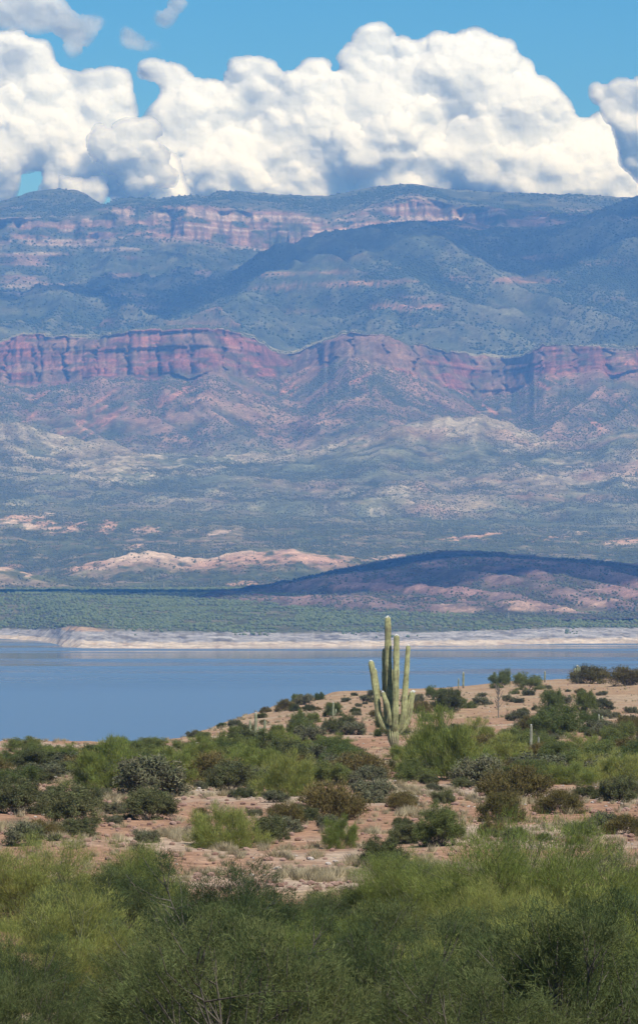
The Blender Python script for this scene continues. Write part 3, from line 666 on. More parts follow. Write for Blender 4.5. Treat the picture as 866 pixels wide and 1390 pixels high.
def skeleton(r, W, H, stems, kids, kids2, lean=1.0, curl=.25, start=.3, gap=.0):
    """several stems from one root that spread into a dome W wide and H high"""
    paths, rad, tips, dirs = [], [], [], []
    dome = lambda d: 1.0 / math.sqrt((d[0] ** 2 + d[1] ** 2) / (W / 2) ** 2 + (d[2] / H) ** 2 + 1e-9)
    lob = r.uniform(.72, 1.15, 9)
    def branch(p0, d0, L, r0, n=5):
        p = [p0]; d = d0.copy()
        for i in range(n - 1):
            d = norm(d + r.normal(size=3) * curl * .5); d[2] = d[2] + .05; p.append(p[-1] + d * L / (n - 1))
        p = np.array(p); paths.append(p); rad.append(np.linspace(r0, r0 * .35, n)); return p, d
    for i in range(stems):
        az = 2 * np.pi * (i + r.uniform(-.4, .4)) / stems; ti = math.acos(1 - r.random() * .96) * lean
        d = np.array([math.cos(az) * math.sin(ti), math.sin(az) * math.sin(ti), max(math.cos(ti), .06)]); d = norm(d)
        L = dome(d) * lob[int(az / 2 / np.pi * 8.99) % 9] * r.uniform(.8, 1.0)
        base = np.array([math.cos(az), math.sin(az), 0]) * .06 * W * r.random()
        P, _ = branch(base, d, L * .84, .011 * W * .55)
        for q in range(kids):
            t = r.uniform(start, 1.0); k_ = t * 4; i0 = min(int(k_), 3); p0 = P[i0] * (1 - k_ + i0) + P[i0 + 1] * (k_ - i0)
            d1 = norm(d + r.normal(size=3) * .62 + np.array([0, 0, .18]))
            L1 = (L * (1.05 - t) * .8 + .13 * W) * r.uniform(.6, 1.1)
            P1, _ = branch(p0, d1, L1, .0035 * W, 4)
            for w in range(kids2):
                t1 = r.uniform(.25, 1.0); k1 = t1 * 3; i1 = min(int(k1), 2); p1 = P1[i1] * (1 - k1 + i1) + P1[i1 + 1] * (k1 - i1)
                d2 = norm(d1 + r.normal(size=3) * .6 + np.array([0, 0, .15]))
                p2 = p1 + d2 * .07 * W * r.uniform(.5, 1.2)
                if p2[2] < .03 * H: p2[2] = .03 * H + .05 * H * r.random()
                tips.append(p2); dirs.append(d2)
    return paths, rad, np.array(tips), np.array(dirs)

def leaves(r, tips, dirs, per, sigma, size, aspect, wood=0.0, broom=False, up=.5, cvar=.3, H=1.0):
    n = len(tips) * per; ti = np.repeat(np.arange(len(tips)), per)
    c = tips[ti] + r.normal(size=(n, 3)) * sigma * np.array([1, 1, .8])
    if broom:
        d = norm(dirs[ti] * .7 + np.array([0, 0, up]) + r.normal(size=(n, 3)) * .38)
    else:
        d = rnd_unit(r, n)
    L = size * r.uniform(.6, 1.3, n)[:, None]; wd = norm(np.cross(d, rnd_unit(r, n))) * L * aspect
    c[:, 2] = np.maximum(c[:, 2], .02)
    if broom: a0, a1 = c - d * L * .3, c + d * L * .7
    else: a0, a1 = c - d * L * .5, c + d * L * .5
    V = np.stack([a0 - wd * .5, a0 + wd * .5, a1 + wd * (.18 if broom else .4), a1 - wd * (.18 if broom else .4)], 1).reshape(-1, 3)
    Q = np.arange(n * 4).reshape(-1, 4)
    tone = (1 + cvar * (r.random(len(tips))[ti] - .5) * 2) * (1 + .25 * (r.random(n) - .5)); hue = r.random(len(tips))[ti] * .6 + r.random(n) * .4
    col = np.stack([tone * (.86 + .28 * hue), tone, tone * (.92 + .1 * hue)], -1)
    return V, Q, np.repeat(col, 4, axis=0)

M_PALO = leaf_mat('palo_verde_green', (.23, .27, .07), (.36, .36, .105), .38)
M_MESQ2 = leaf_mat('mesquite_leaf', (.13, .165, .055), (.25, .27, .09), .4)
M_MESQ3 = leaf_mat('dark_mesquite_leaf', (.085, .115, .045), (.17, .19, .07), .35)
M_JOJO = leaf_mat('jojoba_leaf', (.12, .13, .055), (.19, .19, .085), .25)
M_BROWN = leaf_mat('creosote_leaf', (.15, .13, .045), (.21, .165, .065), .22)
M_GREY = leaf_mat('bursage_leaf', (.13, .135, .075), (.22, .21, .12), .2)
M_BARK = plain_mat('shrub_bark', (.10, .085, .065), (.22, .19, .15))
M_GBARK = plain_mat('green_bark', (.13, .14, .06), (.26, .25, .13))

#          W    H   stems kids kids2 per sigma size asp broom leafmat bark lean
KINDS = {
    'palo': dict(W=4.6, H=3.1, st=15, k=8, k2=6, per=32, sg=.13, sz=.21, asp=.09, broom=True, up=.7, m=M_PALO, b=M_GBARK, name='palo_verde', n=4, cv=.22),
    'mesq': dict(W=4.6, H=2.7, st=14, k=9, k2=7, per=34, sg=.13, sz=.085, asp=.38, broom=False, up=.3, m=M_MESQ2, b=M_BARK, name='mesquite_bush', n=4, cv=.3),
    'jojo': dict(W=3.0, H=1.55, st=16, k=8, k2=6, per=36, sg=.085, sz=.055, asp=.5, broom=False, up=.3, m=M_JOJO, b=M_BARK, name='jojoba_bush', n=3, cv=.35),
    'brow': dict(W=3.0, H=1.6, st=18, k=7, k2=6, per=17, sg=.12, sz=.11, asp=.3, broom=True, up=.5, m=M_BROWN, b=M_BARK, name='creosote_bush', n=3, cv=.3),
    'grey': dict(W=2.2, H=1.0, st=14, k=7, k2=5, per=18, sg=.08, sz=.085, asp=.35, broom=False, up=.3, m=M_GREY, b=M_BARK, name='bursage_bush', n=3, cv=.3),
    'bigp': dict(W=6.4, H=4.0, st=20, k=10, k2=8, per=52, sg=.16, sz=.135, asp=.09, broom=True, up=.6, m=M_PALO, b=M_GBARK, name='palo_verde', n=2, cv=.28),
    'bigm': dict(W=6.4, H=3.8, st=18, k=9, k2=8, per=52, sg=.125, sz=.11, asp=.13, broom=True, up=.15, m=M_MESQ3, b=M_BARK, name='mesquite_bush', n=2, cv=.34)}
PROTO = {}
for kk, d in KINDS.items():
    PROTO[kk] = []
    for v in range(d['n']):
        r = np.random.default_rng(hash_seed := (sum(map(ord, kk)) * 31 + v))
        pa, ra, tp, dr = skeleton(r, d['W'], d['H'], d['st'], d['k'], d['k2'], lean=.95)
        bv, bq = tubes(pa, ra, 3)
        lv, lq, lc = leaves(r, tp, dr, d['per'], d['sg'], d['sz'], d['asp'], broom=d['broom'], up=d['up'], cvar=d['cv'])
        bm_ = mesh_np(d['name'] + '_branches', bv, bq, None, True); bm_.materials.append(d['b'])
        fm_ = mesh_np(d['name'] + '_foliage', lv, lq, lc, False); fm_.materials.append(d['m'])
        PROTO[kk].append((bm_, fm_))
_rp = random.Random(3)
def place_shrub(kind, px, row, wpx, label, group=None, hk=1.0, var=None, loc=None):
    d = KINDS[kind]
    X_, Y_, Z_ = loc if loc else near_pt(px, row)
    w = wpx / F * Y_; s = w / d['W']
    v = _rp.randrange(d['n']) if var is None else var
    e = bpy.data.objects.new(d['name'], None); COL.objects.link(e); e.empty_display_size = .2
    e.location = (X_, Y_, Z_ - .04); e.rotation_euler = (0, 0, _rp.uniform(0, 6.28)); e.scale = (s, s, s * hk)
    tag(e, label, 'tree' if kind in ('bigp',) and wpx > 9999 else 'bush', group)
    b_, f_ = PROTO[kind][v]
    for nm, me in (('branches', b_), ('foliage', f_)):
        c = bpy.data.objects.new(nm, me); COL.objects.link(c); c.parent = e
    USED.append((X_, Y_, w * .5)); return e
USED = []

H_ = [  # kind, px, base row, width px, height factor, label
 ('palo', 150, 1072, 112, .92, 'tall yellow green palo verde rising into the lake at the far left brow'),
 ('palo', 222, 1066, 100, .75, 'yellow green palo verde spreading right of the tallest one on the left brow'),
 ('mesq', 45, 1038, 66, .66, 'green mesquite crown against the water near the left edge'),
 ('mesq', 97, 1036, 48, .66, 'small round mesquite against the water between two larger shrubs'),
 ('mesq', 2, 1040, 56, .66, 'mesquite cut by the left edge of the picture at the lake brow'),
 ('mesq', 186, 1030, 50, .66, 'green mesquite top showing behind the two palo verdes'),
 ('jojo', 22, 1104, 92, 1.0, 'dark jojoba bush on bare soil at the left edge'),
 ('jojo', 96, 1119, 96, 1.05, 'large dark jojoba bush with a bleached dead stick leaning on it'),
 ('jojo', 205, 1112, 86, .95, 'grey dark jojoba mound on red soil below the palo verdes'),
 ('grey', 205, 1082, 104, 1.1, 'grey olive bush spread in front of the palo verde on the left'),
 ('jojo', 312, 1074, 78, 1.0, 'dark jojoba bush left of the round trunked palo verde'),
 ('palo', 392, 1080, 82, 1.35, 'palo verde with bare dark stems showing under its crown in the centre'),
 ('palo', 303, 1150, 104, 1.0, 'bright palo verde on open red soil left of a dark round bush'),
 ('jojo', 366, 1142, 58, 1.15, 'dark round jojoba tucked against the bright palo verde'),
 ('brow', 455, 1113, 92, 1.05, 'olive brown creosote mound on the soil in the centre'),
 ('grey', 505, 1090, 62, 1.2, 'grey green bush behind the olive brown mound'),
 ('palo', 461, 1152, 52, 1.35, 'small thin palo verde below the olive brown mound'),
 ('jojo', 520, 1176, 66, 1.3, 'very dark compact jojoba alone on bare soil below the saguaro'),
 ('mesq', 598, 1148, 76, 1.35, 'bright green mesquite in front of the brown creosote row'),
 ('palo', 604, 1058, 112, 1.25, 'broad palo verde right behind the tall saguaro, its stems leaning left'),
 ('grey', 498, 1064, 52, 1.0, 'grey thorny bush left of the foot of the tall saguaro'),
 ('mesq', 556, 1052, 40, .9, 'small green mesquite touching the foot of the tall saguaro on its right'),
 ('palo', 470, 1050, 46, .9, 'low yellow green shrub left of the foot of the tall saguaro'),
 ('mesq', 452, 1030, 70, .75, 'wide low green mesquite left of the tall saguaro trunk'),
 ('brow', 700, 1088, 96, 1.0, 'rusty brown creosote bush under the pale armed cactus'),
 ('brow', 678, 1115, 66, 1.1, 'brown half dead creosote in front of the rusty one'),
 ('brow', 760, 1104, 66, .9, 'low golden brown creosote on straw grass at the right'),
 ('jojo', 838, 1088, 60, 1.25, 'round dark jojoba on straw grass near the right edge'),
 ('grey', 650, 1066, 70, 1.2, 'grey bush to the right of the leaning palo verde'),
 ('palo', 690, 1040, 80, .8, 'yellow green palo verde around the foot of the pale armed cactus'),
 ('mesq', 755, 1036, 60, .9, 'green mesquite right of the pale armed cactus'),
 ('palo', 812, 1044, 66, .9, 'yellow green palo verde between two mesquites at the right'),
 ('mesq', 856, 1040, 60, 1.0, 'green mesquite cut by the right edge behind the straw grass'),
 ('brow', 848, 1132, 60, .8, 'brown bush at the right edge of the bare soil'),
 ('grey', 815, 1128, 46, 1.2, 'thin straggly bush left of the brown bush at the right edge'),
 ('jojo', 545, 1126, 34, 1.0, 'small dark shrub alone on the soil left of the green mesquite'),
 ('jojo', 610, 966, 46, 1.3, 'dark round bush on the knoll right of the saguaro tips'),
 ('mesq', 592, 950, 34, 1.0, 'light green bush just behind the dark round one on the knoll'),
 ('mesq', 410, 1000, 44, 1.35, 'round green mesquite on the left slope of the knoll'),
 ('jojo', 470, 986, 26, 1.3, 'small dark bush on the knoll left of the saguaro'),
 ('mesq', 680, 934, 34, 1.3, 'dark mesquite standing on the knoll skyline against the water'),
 ('mesq', 716, 936, 44, .9, 'low mesquite next to the dark one on the knoll skyline'),
 ('mesq', 748, 968, 46, 1.3, 'large mesquite on the right shoulder of the knoll'),
 ('mesq', 793, 968, 40, 1.4, 'grey trunked mesquite on the right shoulder among pale stones'),
 ('mesq', 798, 985, 30, 1.2, 'round green bush below the grey trunked mesquite'),
 ('mesq', 756, 1002, 78, 1.0, 'wide green mesquite thicket on the right slope'),
 ('mesq', 838, 1012, 56, 1.0, 'dark mesquite on the right slope near the edge of the picture'),
 ('brow', 800, 928, 60, .8, 'rusty low brush along the knoll top on the right'),
 ('brow', 850, 930, 60, .8, 'rusty low brush at the right end of the knoll top'),
 # the near thicket
 ('bigp', 720, 1298, 330, 0.94, 'huge feathery palo verde with pale bare stems in its middle, lower right'),
 ('bigp', 800, 1402, 300, 0.94, 'yellow green palo verde filling the lower right corner'),
 ('bigm', 560, 1360, 300, 0.90, 'dark green mesquite at the bottom between two feathery crowns'),
 ('bigp', 585, 1240, 130, 0.90, 'light green palo verde left of the huge feathery one'),
 ('bigm', 300, 1320, 280, 0.99, 'dense mesquite filling the lower middle of the near thicket'),
 ('bigm', 150, 1280, 210, 0.94, 'bushy green mesquite in the left part of the near thicket'),
 ('bigp', 205, 1245, 120, 1.09, 'thin upright palo verde reaching over the bare soil at left'),
 ('bigp', 50, 1260, 210, 0.99, 'tall feathery palo verde at the left edge of the near thicket'),
 ('bigp', 70, 1370, 260, 0.94, 'feathery palo verde low in the left corner'),
 ('bigm', 420, 1292, 190, 0.80, 'low mesquite in the middle of the near thicket with a ragged top'),
 ('bigp', 480, 1266, 130, 0.80, 'pale green shrub beside the compact dark jojoba'),
 ('bigm', 215, 1420, 280, 0.85, 'dark mesquite at the bottom left of centre'),
 ('bigm', 420, 1430, 300, 0.90, 'dark mesquite with open grey branches at the bottom centre'),
 ('bigm', 690, 1450, 300, 0.75, 'mesquite along the bottom edge right of centre'),
 ('bigp', 860, 1300, 190, 0.90, 'feathery palo verde cut by the right edge below bare soil'),
 ('bigm', 20, 1460, 300, 0.85, 'mesquite along the bottom edge in the left corner'),
 ('bigp', 345, 1256, 110, 0.75, 'thin green palo verde growing above the dense mesquite')]
for (kd, px, rw, wp, hk, lb) in H_: place_shrub(kd, px, rw, wp, lb, hk=hk)

# smaller bushes by region; nothing tells those of one region apart
def free(X_, Y_, r_, f=.75):
    return all((X_ - a) ** 2 + ((Y_ - b_) * .6) ** 2 > ((r_ + c) * f) ** 2 for a, b_, c in USED)
def fill(n, x0, x1, r0, r1, kinds, w0, w1, label_of, group_of, f=.75, seed=1, minrow=None, hk=1.0):
    r = random.Random(seed); c = 0
    for t in range(n * 12):
        if c >= n: break
        px, rw = r.uniform(x0, x1), r.uniform(r0, r1)
        if rw < float(near_crest_row(np.array(px))) + 3: continue
        if 505 < px < 562 and 1000 < rw < 1085: continue
        kd = r.choice(kinds); L_ = near_pt(px, rw); w = r.uniform(w0, w1)
        if not free(L_[0], L_[1], w / 2, f): continue
        place_shrub(kd, px, rw, w * F / L_[1], own_label(px, rw, kd, w) or label_of[kd], group_of[kd], loc=L_, hk=hk * r.uniform(.85, 1.15) * (.8 if px < 260 and rw < 1070 else 1)); c += 1
LM = [(537, 1028, 'the tall saguaro'), (720, 1030, 'the pale armed cactus'), (628, 934, 'the slim skyline saguaro'), (676, 974, 'the grey stalk'), (347, 1014, 'the saguaro on the left slope'), (271, 1025, 'the twin saguaro stubs'),
      (452, 976, 'the small knoll saguaro'), (812, 985, 'the two stemmed saguaro'), (150, 1072, 'the tall left palo verde'), (96, 1119, 'the dark bush with the dead stick'), (392, 1080, 'the palo verde with bare stems'), (303, 1150, 'the bright palo verde on red soil'),
      (455, 1113, 'the olive brown mound'), (520, 1176, 'the compact dark jojoba'), (598, 1148, 'the bright green mesquite'), (700, 1088, 'the rusty creosote'), (838, 1088, 'the dark jojoba near the right edge'), (610, 966, 'the dark round knoll bush'),
      (680, 934, 'the skyline mesquite'), (748, 968, 'the mesquite on the right shoulder'), (205, 1112, 'the grey dark mound'), (410, 1000, 'the round mesquite on the left slope'), (783, 926, 'the crowned skyline cactus'), (720, 1300, 'the huge feathery palo verde'),
      (300, 1320, 'the dense mesquite of the thicket'), (50, 1260, 'the tall palo verde at the left edge'), (604, 1058, 'the palo verde behind the saguaro')]
SEEN = set()
def own_label(px, rw, kd, w):
    size = 'tiny' if w < .9 else 'small' if w < 1.6 else 'middling' if w < 2.7 else 'large'
    for (a, b, nm) in sorted(LM, key=lambda q: (q[0] - px) ** 2 + (2.2 * (q[1] - rw)) ** 2)[:12]:
        dx, dy = px - a, (rw - b) * 2.2
        if math.hypot(dx, dy) < 8: continue
        far_ = '' if math.hypot(dx, dy) < 75 else ' well'
        if abs(dx) > 2.2 * abs(dy): d_ = '%s %s of' % (far_, 'left' if dx < 0 else 'right')
        elif abs(dy) > 2.2 * abs(dx): d_ = '%s %s' % (far_, 'behind' if dy < 0 else 'in front of')
        else: d_ = '%s %s and %s of' % (far_, 'behind' if dy < 0 else 'in front', 'left' if dx < 0 else 'right')
        s_ = '%s %s %s%s %s' % (size, ADJ[kd], NAMES[kd], d_, nm); s_ = ' '.join(s_.split())
        if s_ not in SEEN and len(s_.split()) <= 16: SEEN.add(s_); return s_
    return None
NAMES = {'bigp': 'palo verde', 'bigm': 'mesquite', 'palo': 'palo verde', 'mesq': 'mesquite', 'jojo': 'jojoba', 'brow': 'creosote', 'grey': 'bursage'}
ADJ = {'bigp': 'yellow green feathery', 'bigm': 'green twiggy', 'palo': 'yellow green feathery', 'mesq': 'green leafy', 'jojo': 'dark green', 'brow': 'olive brown', 'grey': 'low grey'}
def lg(where): return ({k_: '%s %s bush %s' % (ADJ[k_], NAMES[k_], where) for k_ in ADJ}, {k_: '%s bushes %s' % (NAMES[k_], where) for k_ in ADJ})
a_, b_ = lg('in the broken belt of brush behind the open soil'); fill(126, -60, 930, 1018, 1068, ['palo', 'palo', 'mesq', 'grey', 'jojo', 'brow', 'mesq', 'mesq'], 1.9, 4.0, a_, b_, .55, 21, hk=.8)
a_, b_ = lg('scattered over the slope of the knoll'); fill(95, 250, 910, 940, 1012, ['grey', 'jojo', 'grey', 'grey', 'mesq', 'brow'], .9, 3.0, a_, b_, .8, 22)
a_, b_ = lg('along the outline of the knoll above the water'); fill(22, 250, 890, 917, 1004, ['grey', 'jojo', 'grey'], .8, 1.8, a_, b_, .8, 23)
a_, b_ = lg('dotted over the open soil in the middle distance'); fill(72, -110, 980, 1062, 1150, ['grey', 'jojo', 'grey', 'brow'], .5, 1.7, a_, b_, .9, 24)
a_, b_ = lg('in the near thicket along the bottom'); fill(38, -190, 1060, 1240, 1500, ['bigm', 'bigp', 'bigm'], 2.2, 3.8, a_, b_, .35, 25)

# ------------------------------------------------------------------ saguaros
kS = NT('saguaro_skin'); att = kS.n('ShaderNodeVertexColor', layer_name='Col').outputs[0]
pos = kS.n('ShaderNodeTexCoord').outputs['Object']; mpS = kS.n('ShaderNodeMapping'); mpS.inputs['Scale'].default_value = (3, 3, 5.5); kS.l(pos, mpS.inputs[0])
vv = kS.n('ShaderNodeVectorMath', operation='SCALE'); kS.l(att, vv.inputs[0]); kS.l(kS.ramp(kS.noise(1.0, mpS.outputs[0], 5, .65), [(.3, .62), (.7, 1.25)]), vv.inputs['Scale'])
dS = kS.n('ShaderNodeBsdfPrincipled'); dS.inputs['Roughness'].default_value = .75; dS.inputs['Specular IOR Level'].default_value = .25
kS.l(vv.outputs[0], dS.inputs['Base Color']); kS.l(dS.outputs[0], kS.out.inputs[0]); M_SAG = kS.m
M_BUD = plain_mat('cactus_bud', (.75, .73, .66), (.85, .84, .80), 30)

def limb(path, rad, ribs=16, step=.12, green=(.48, .47, .22), scar=0.0, seed=0, tipfade=True):
    """pleated cactus column along a smooth path, rounded at its tip"""
    p = np.array(path, float); rd = np.array(rad, float)
    s = np.concatenate([[0], np.cumsum(np.linalg.norm(np.diff(p, axis=0), axis=1))]); L = s[-1]
    n = max(10, int(L / step)); t = np.linspace(0, L, n)
    def cr(a):  # smooth interpolation
        m = np.gradient(a, s); i = np.clip(np.searchsorted(s, t, side='right') - 1, 0, len(s) - 2)
        h = s[i + 1] - s[i]; q = (t - s[i]) / h
        return (2*q**3-3*q**2+1)*a[i] + (q**3-2*q**2+q)*h*m[i] + (-2*q**3+3*q**2)*a[i+1] + (q**3-q**2)*h*m[i+1]
    P = np.stack([cr(p[:, k_]) for k_ in range(3)], -1); R = cr(rd) * .88
    R = R * (1 + .05 * np.sin(t * 5 + seed) + .05 * (vnoise(t * 3.1, t * 0, seed) - .5))
    rt = R[-1]; cap = np.clip((L - t) / (rt * 1.3), 0, 1); R = R * np.sqrt(np.maximum(1 - (1 - cap) ** 2, .0025))
    T = norm(np.gradient(P, axis=0)); ref = np.array([0, 1., 0.]); u = norm(np.cross(np.broadcast_to(ref, T.shape), T)); w = np.cross(T, u)
    m_ = ribs * 4; a = np.arange(m_) * 2 * np.pi / m_
    rib = 1 + .10 * np.cos(a * ribs); V = P[:, None] + (u[:, None] * np.cos(a)[None, :, None] + w[:, None] * np.sin(a)[None, :, None]) * (R[:, None] * rib[None])[..., None]
    i = np.arange(n - 1)[:, None] * m_; j = np.arange(m_)[None]
    Q = np.stack([i + j, i + (j + 1) % m_, i + m_ + (j + 1) % m_, i + m_ + j], -1).reshape(-1, 4)
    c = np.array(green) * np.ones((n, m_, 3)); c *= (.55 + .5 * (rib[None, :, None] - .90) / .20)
    c *= (1 + .45 * (vnoise(t * 2.3, t * 0 + 5, seed + 3) - .5))[:, None, None]; pit = ss(.72, .86, vnoise(t[:, None] * 3.3 + 0 * a[None], a[None] * 2.6 + 0 * t[:, None], seed + 21))[..., None] * .6; c = c * (1 - pit) + np.array([.20, .15, .09]) * pit
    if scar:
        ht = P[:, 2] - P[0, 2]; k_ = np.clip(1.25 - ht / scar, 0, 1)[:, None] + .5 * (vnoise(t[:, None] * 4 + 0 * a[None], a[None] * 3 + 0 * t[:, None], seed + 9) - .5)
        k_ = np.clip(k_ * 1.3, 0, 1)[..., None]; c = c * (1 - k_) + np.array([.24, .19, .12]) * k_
    return V.reshape(-1, 3), Q, c.reshape(-1, 3), P[-1], rt
def add_limb(name, parent, path, rad, buds=True, **kw):
    V, Q, c, tip, rt = limb(path, rad, **kw)
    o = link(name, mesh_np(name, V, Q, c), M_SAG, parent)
    if buds:
        r = random.Random(int(tip[0] * 100)); bv, bq, n = [], [], 0
        for i in range(16):
            an = r.uniform(0, 6.28); rr = rt * r.uniform(.1, .9); z0 = tip[2] - rt * .15 - .75 * rt * (rr / rt) ** 2
            c0 = np.array([tip[0] + rr * math.cos(an), tip[1] + rr * math.sin(an), z0]); s_ = rt * r.uniform(.20, .3)
            oc = np.array([(1, 0, 0), (0, 1, 0), (-1, 0, 0), (0, -1, 0), (0, 0, 1.3), (0, 0, -1)]) * s_ + c0
            bv.append(oc); bq += [(n, n + 1, n + 4, n + 4), (n + 1, n + 2, n + 4, n + 4), (n + 2, n + 3, n + 4, n + 4), (n + 3, n, n + 4, n + 4), (n + 1, n, n + 5, n + 5), (n + 2, n + 1, n + 5, n + 5), (n + 3, n + 2, n + 5, n + 5), (n, n + 3, n + 5, n + 5)]; n += 6
        me = bpy.data.meshes.new('buds'); me.from_pydata([tuple(map(float, v)) for v in np.concatenate(bv)], [], [tuple(dict.fromkeys(f)) for f in bq]); 
        link('buds', me, M_BUD, o)
    return o

sx, sy, sz = near_pt(537, 1031)
root = bpy.data.objects.new('saguaro_cactus', None); COL.objects.link(root); root.location = (sx, sy, sz - .05)
tag(root, 'giant many armed saguaro standing tall against the lake', 'cactus')
def L2(pts):   # photograph pixels and a depth in metres, to metres in the cactus's own frame
    return [((px - 537) / F * (sy + dy) + 0.0, dy, zrow(rw, sy + dy) - sz + .05) for (px, rw, dy) in pts]
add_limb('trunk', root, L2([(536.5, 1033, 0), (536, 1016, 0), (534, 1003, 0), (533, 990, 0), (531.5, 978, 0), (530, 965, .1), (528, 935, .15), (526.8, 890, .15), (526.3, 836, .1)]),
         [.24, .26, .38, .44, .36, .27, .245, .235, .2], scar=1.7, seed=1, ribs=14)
ARM = [
 ([(534, 996, -.1), (535.5, 984, -.42), (536, 972, -.55), (536.8, 940, -.6), (537.4, 905, -.6), (538, 861, -.55)], [.16, .22, .225, .23, .225, .19]),
 ([(538, 994, 0), (544, 984, -.1), (547.5, 970, -.15), (548.8, 950, -.15), (551.5, 915, -.1), (554, 875, 0)], [.16, .2, .215, .21, .19, .155]),
 ([(531, 992, -.1), (522, 987, -.2), (515, 974, -.25), (511.5, 950, -.25), (507, 920, -.2), (503, 896, -.15)], [.15, .2, .22, .22, .21, .19]),
 ([(514, 948, .35), (512.5, 935, .4), (510.5, 922, .42), (508.5, 907, .42)], [.12, .15, .15, .13]),
 ([(529, 984, -.5), (527.5, 968, -.75), (524.5, 955, -.85), (521, 946, -.85), (519.5, 938, -.82)], [.12, .155, .17, .165, .14]),
 ([(540, 996, .2), (548, 986, .25), (553.5, 972, .2), (556.5, 955, .15), (560.5, 937, .1)], [.16, .23, .26, .25, .2]),
 ([(531, 992, .4), (526, 975, .75), (523, 945, .85), (522.3, 910, .85), (521.8, 880, .8)], [.16, .2, .2, .2, .16]),
 ([(534, 992, .4), (531.5, 970, .7), (530.8, 940, .75), (530.6, 907, .72)], [.16, .2, .2, .16])]
for pth, rd in ARM: add_limb('arm', root, L2(pth), rd, seed=len(pth) + int(pth[0][0]), ribs=12)

def cactus(px, rw, hpx, arms, label, group=None, width=3.2, green=(.34, .36, .21), buds=True, ribs=9, cat='cactus'):
    X_, Y_, Z_ = near_pt(px, rw); m = Y_ / F
    e = bpy.data.objects.new('saguaro_cactus', None); COL.objects.link(e); e.location = (X_, Y_, Z_ - .05); tag(e, label, cat, group)
    H = hpx * m; R = width * m * .5
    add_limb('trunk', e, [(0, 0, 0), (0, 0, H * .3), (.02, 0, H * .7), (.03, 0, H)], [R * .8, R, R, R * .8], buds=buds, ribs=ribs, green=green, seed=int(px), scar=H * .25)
    for (dx, z0, z1) in arms:
        a = dx * m; add_limb('arm', e, [(0, 0, z0 * m), (a * .65, -.05, (z0 + .8) * m), (a, -.08, (z0 + 4) * m), (a * 1.04, -.08, (z0 + z1) * .5 * m), (a * 1.06, -.06, z1 * m)], [R * .6, R * .8, R * .85, R * .85, R * .7], buds=False, ribs=ribs, green=green, seed=int(px + dx))
cactus(347, 1014, 48, [(-7, 8, 38), (5, 4, 30), (12, 22, 38)], 'pale saguaro with several short arms on the left slope of the knoll', width=4.2)
cactus(452, 976, 24, [(3.5, 6, 15)], 'small saguaro on the knoll left of the tallest one', width=2.8)
cactus(267, 1026, 20, [], 'short stubby saguaro at the brow, left of a shorter twin', width=4)
cactus(276, 1024, 14, [], 'shortest stub of the pair of saguaros at the left brow', width=3.6)
cactus(628.5, 934, 23, [], 'slim saguaro on the knoll skyline with a thinner one beside it', width=3)
cactus(622, 935, 15, [], 'thin short saguaro left of the slim one on the skyline', width=2)
cactus(720, 1034, 52, [(10, 14, 36), (-6, 6, 26)], 'pale grey saguaro with a bent right arm in front of the green thicket', width=4.2, green=(.36, .35, .25))
cactus(812, 985, 16, [(4.5, 3, 15)], 'small two stemmed saguaro on the right slope', width=3)
cactus(739, 926, 16, [], 'short dark saguaro on the skyline at the right', width=2.4)
cactus(783, 928, 26, [(-3, 12, 22), (3, 14, 24)], 'stout saguaro with a crowded crown on the skyline at the far right', width=4)

# a dead grey stalk on the knoll and a bleached stick by the dark bush
M_DEAD = plain_mat('dead_wood', (.20, .16, .12), (.38, .34, .29), 12)
def stalk(px, rw, hpx, label, cat, n, seed, spread=.25, up=1.0, name='dead_stalk'):
    X_, Y_, Z_ = near_pt(px, rw); m = Y_ / F; r = np.random.default_rng(seed); H = hpx * m
    ps, rs = [], []
    main = np.array([[0, 0, 0], [.02, 0, H * .35], [-.02, 0, H * .7], [.0, 0, H]]); ps.append(main); rs.append(np.array([.1, .08, .06, .04]) * m * 9)
    for i in range(n):
        z0 = H * r.uniform(.3, .9); a = r.uniform(0, 6.28); l = H * r.uniform(.08, .3)
        d = np.array([math.cos(a) * spread * 2.2, math.sin(a) * spread, up * r.uniform(.3, 1.)])
        ps.append(np.array([[0, 0, z0], d * l * .5 + [0, 0, z0 + .02], d * l + [0, 0, z0 + l * .25]])); rs.append(np.array([.06, .05, .03]) * m * 9)
    V, Q = tubes(ps, rs, 5); o = link(name, mesh_np(name, V, Q), M_DEAD, loc=(X_, Y_, Z_ - .03)); tag(o, label, cat); return o
stalk(676, 974, 44, 'tall grey brown stalk like dead cactus with short twigs on the knoll', 'plant', 34, 5)

o = stalk(83, 1112, 36, 'bleached grey dead stick leaning out of the large dark bush', 'branch', 7, 7, .3, name='dead_branch'); o.location.y -= 1.6; o.rotation_euler = (0, .12, 0)
o = stalk(722, 1240, 110, 'pale bare branches inside the huge feathery palo verde', 'branch', 12, 9, .9, .9, name='bare_branches')

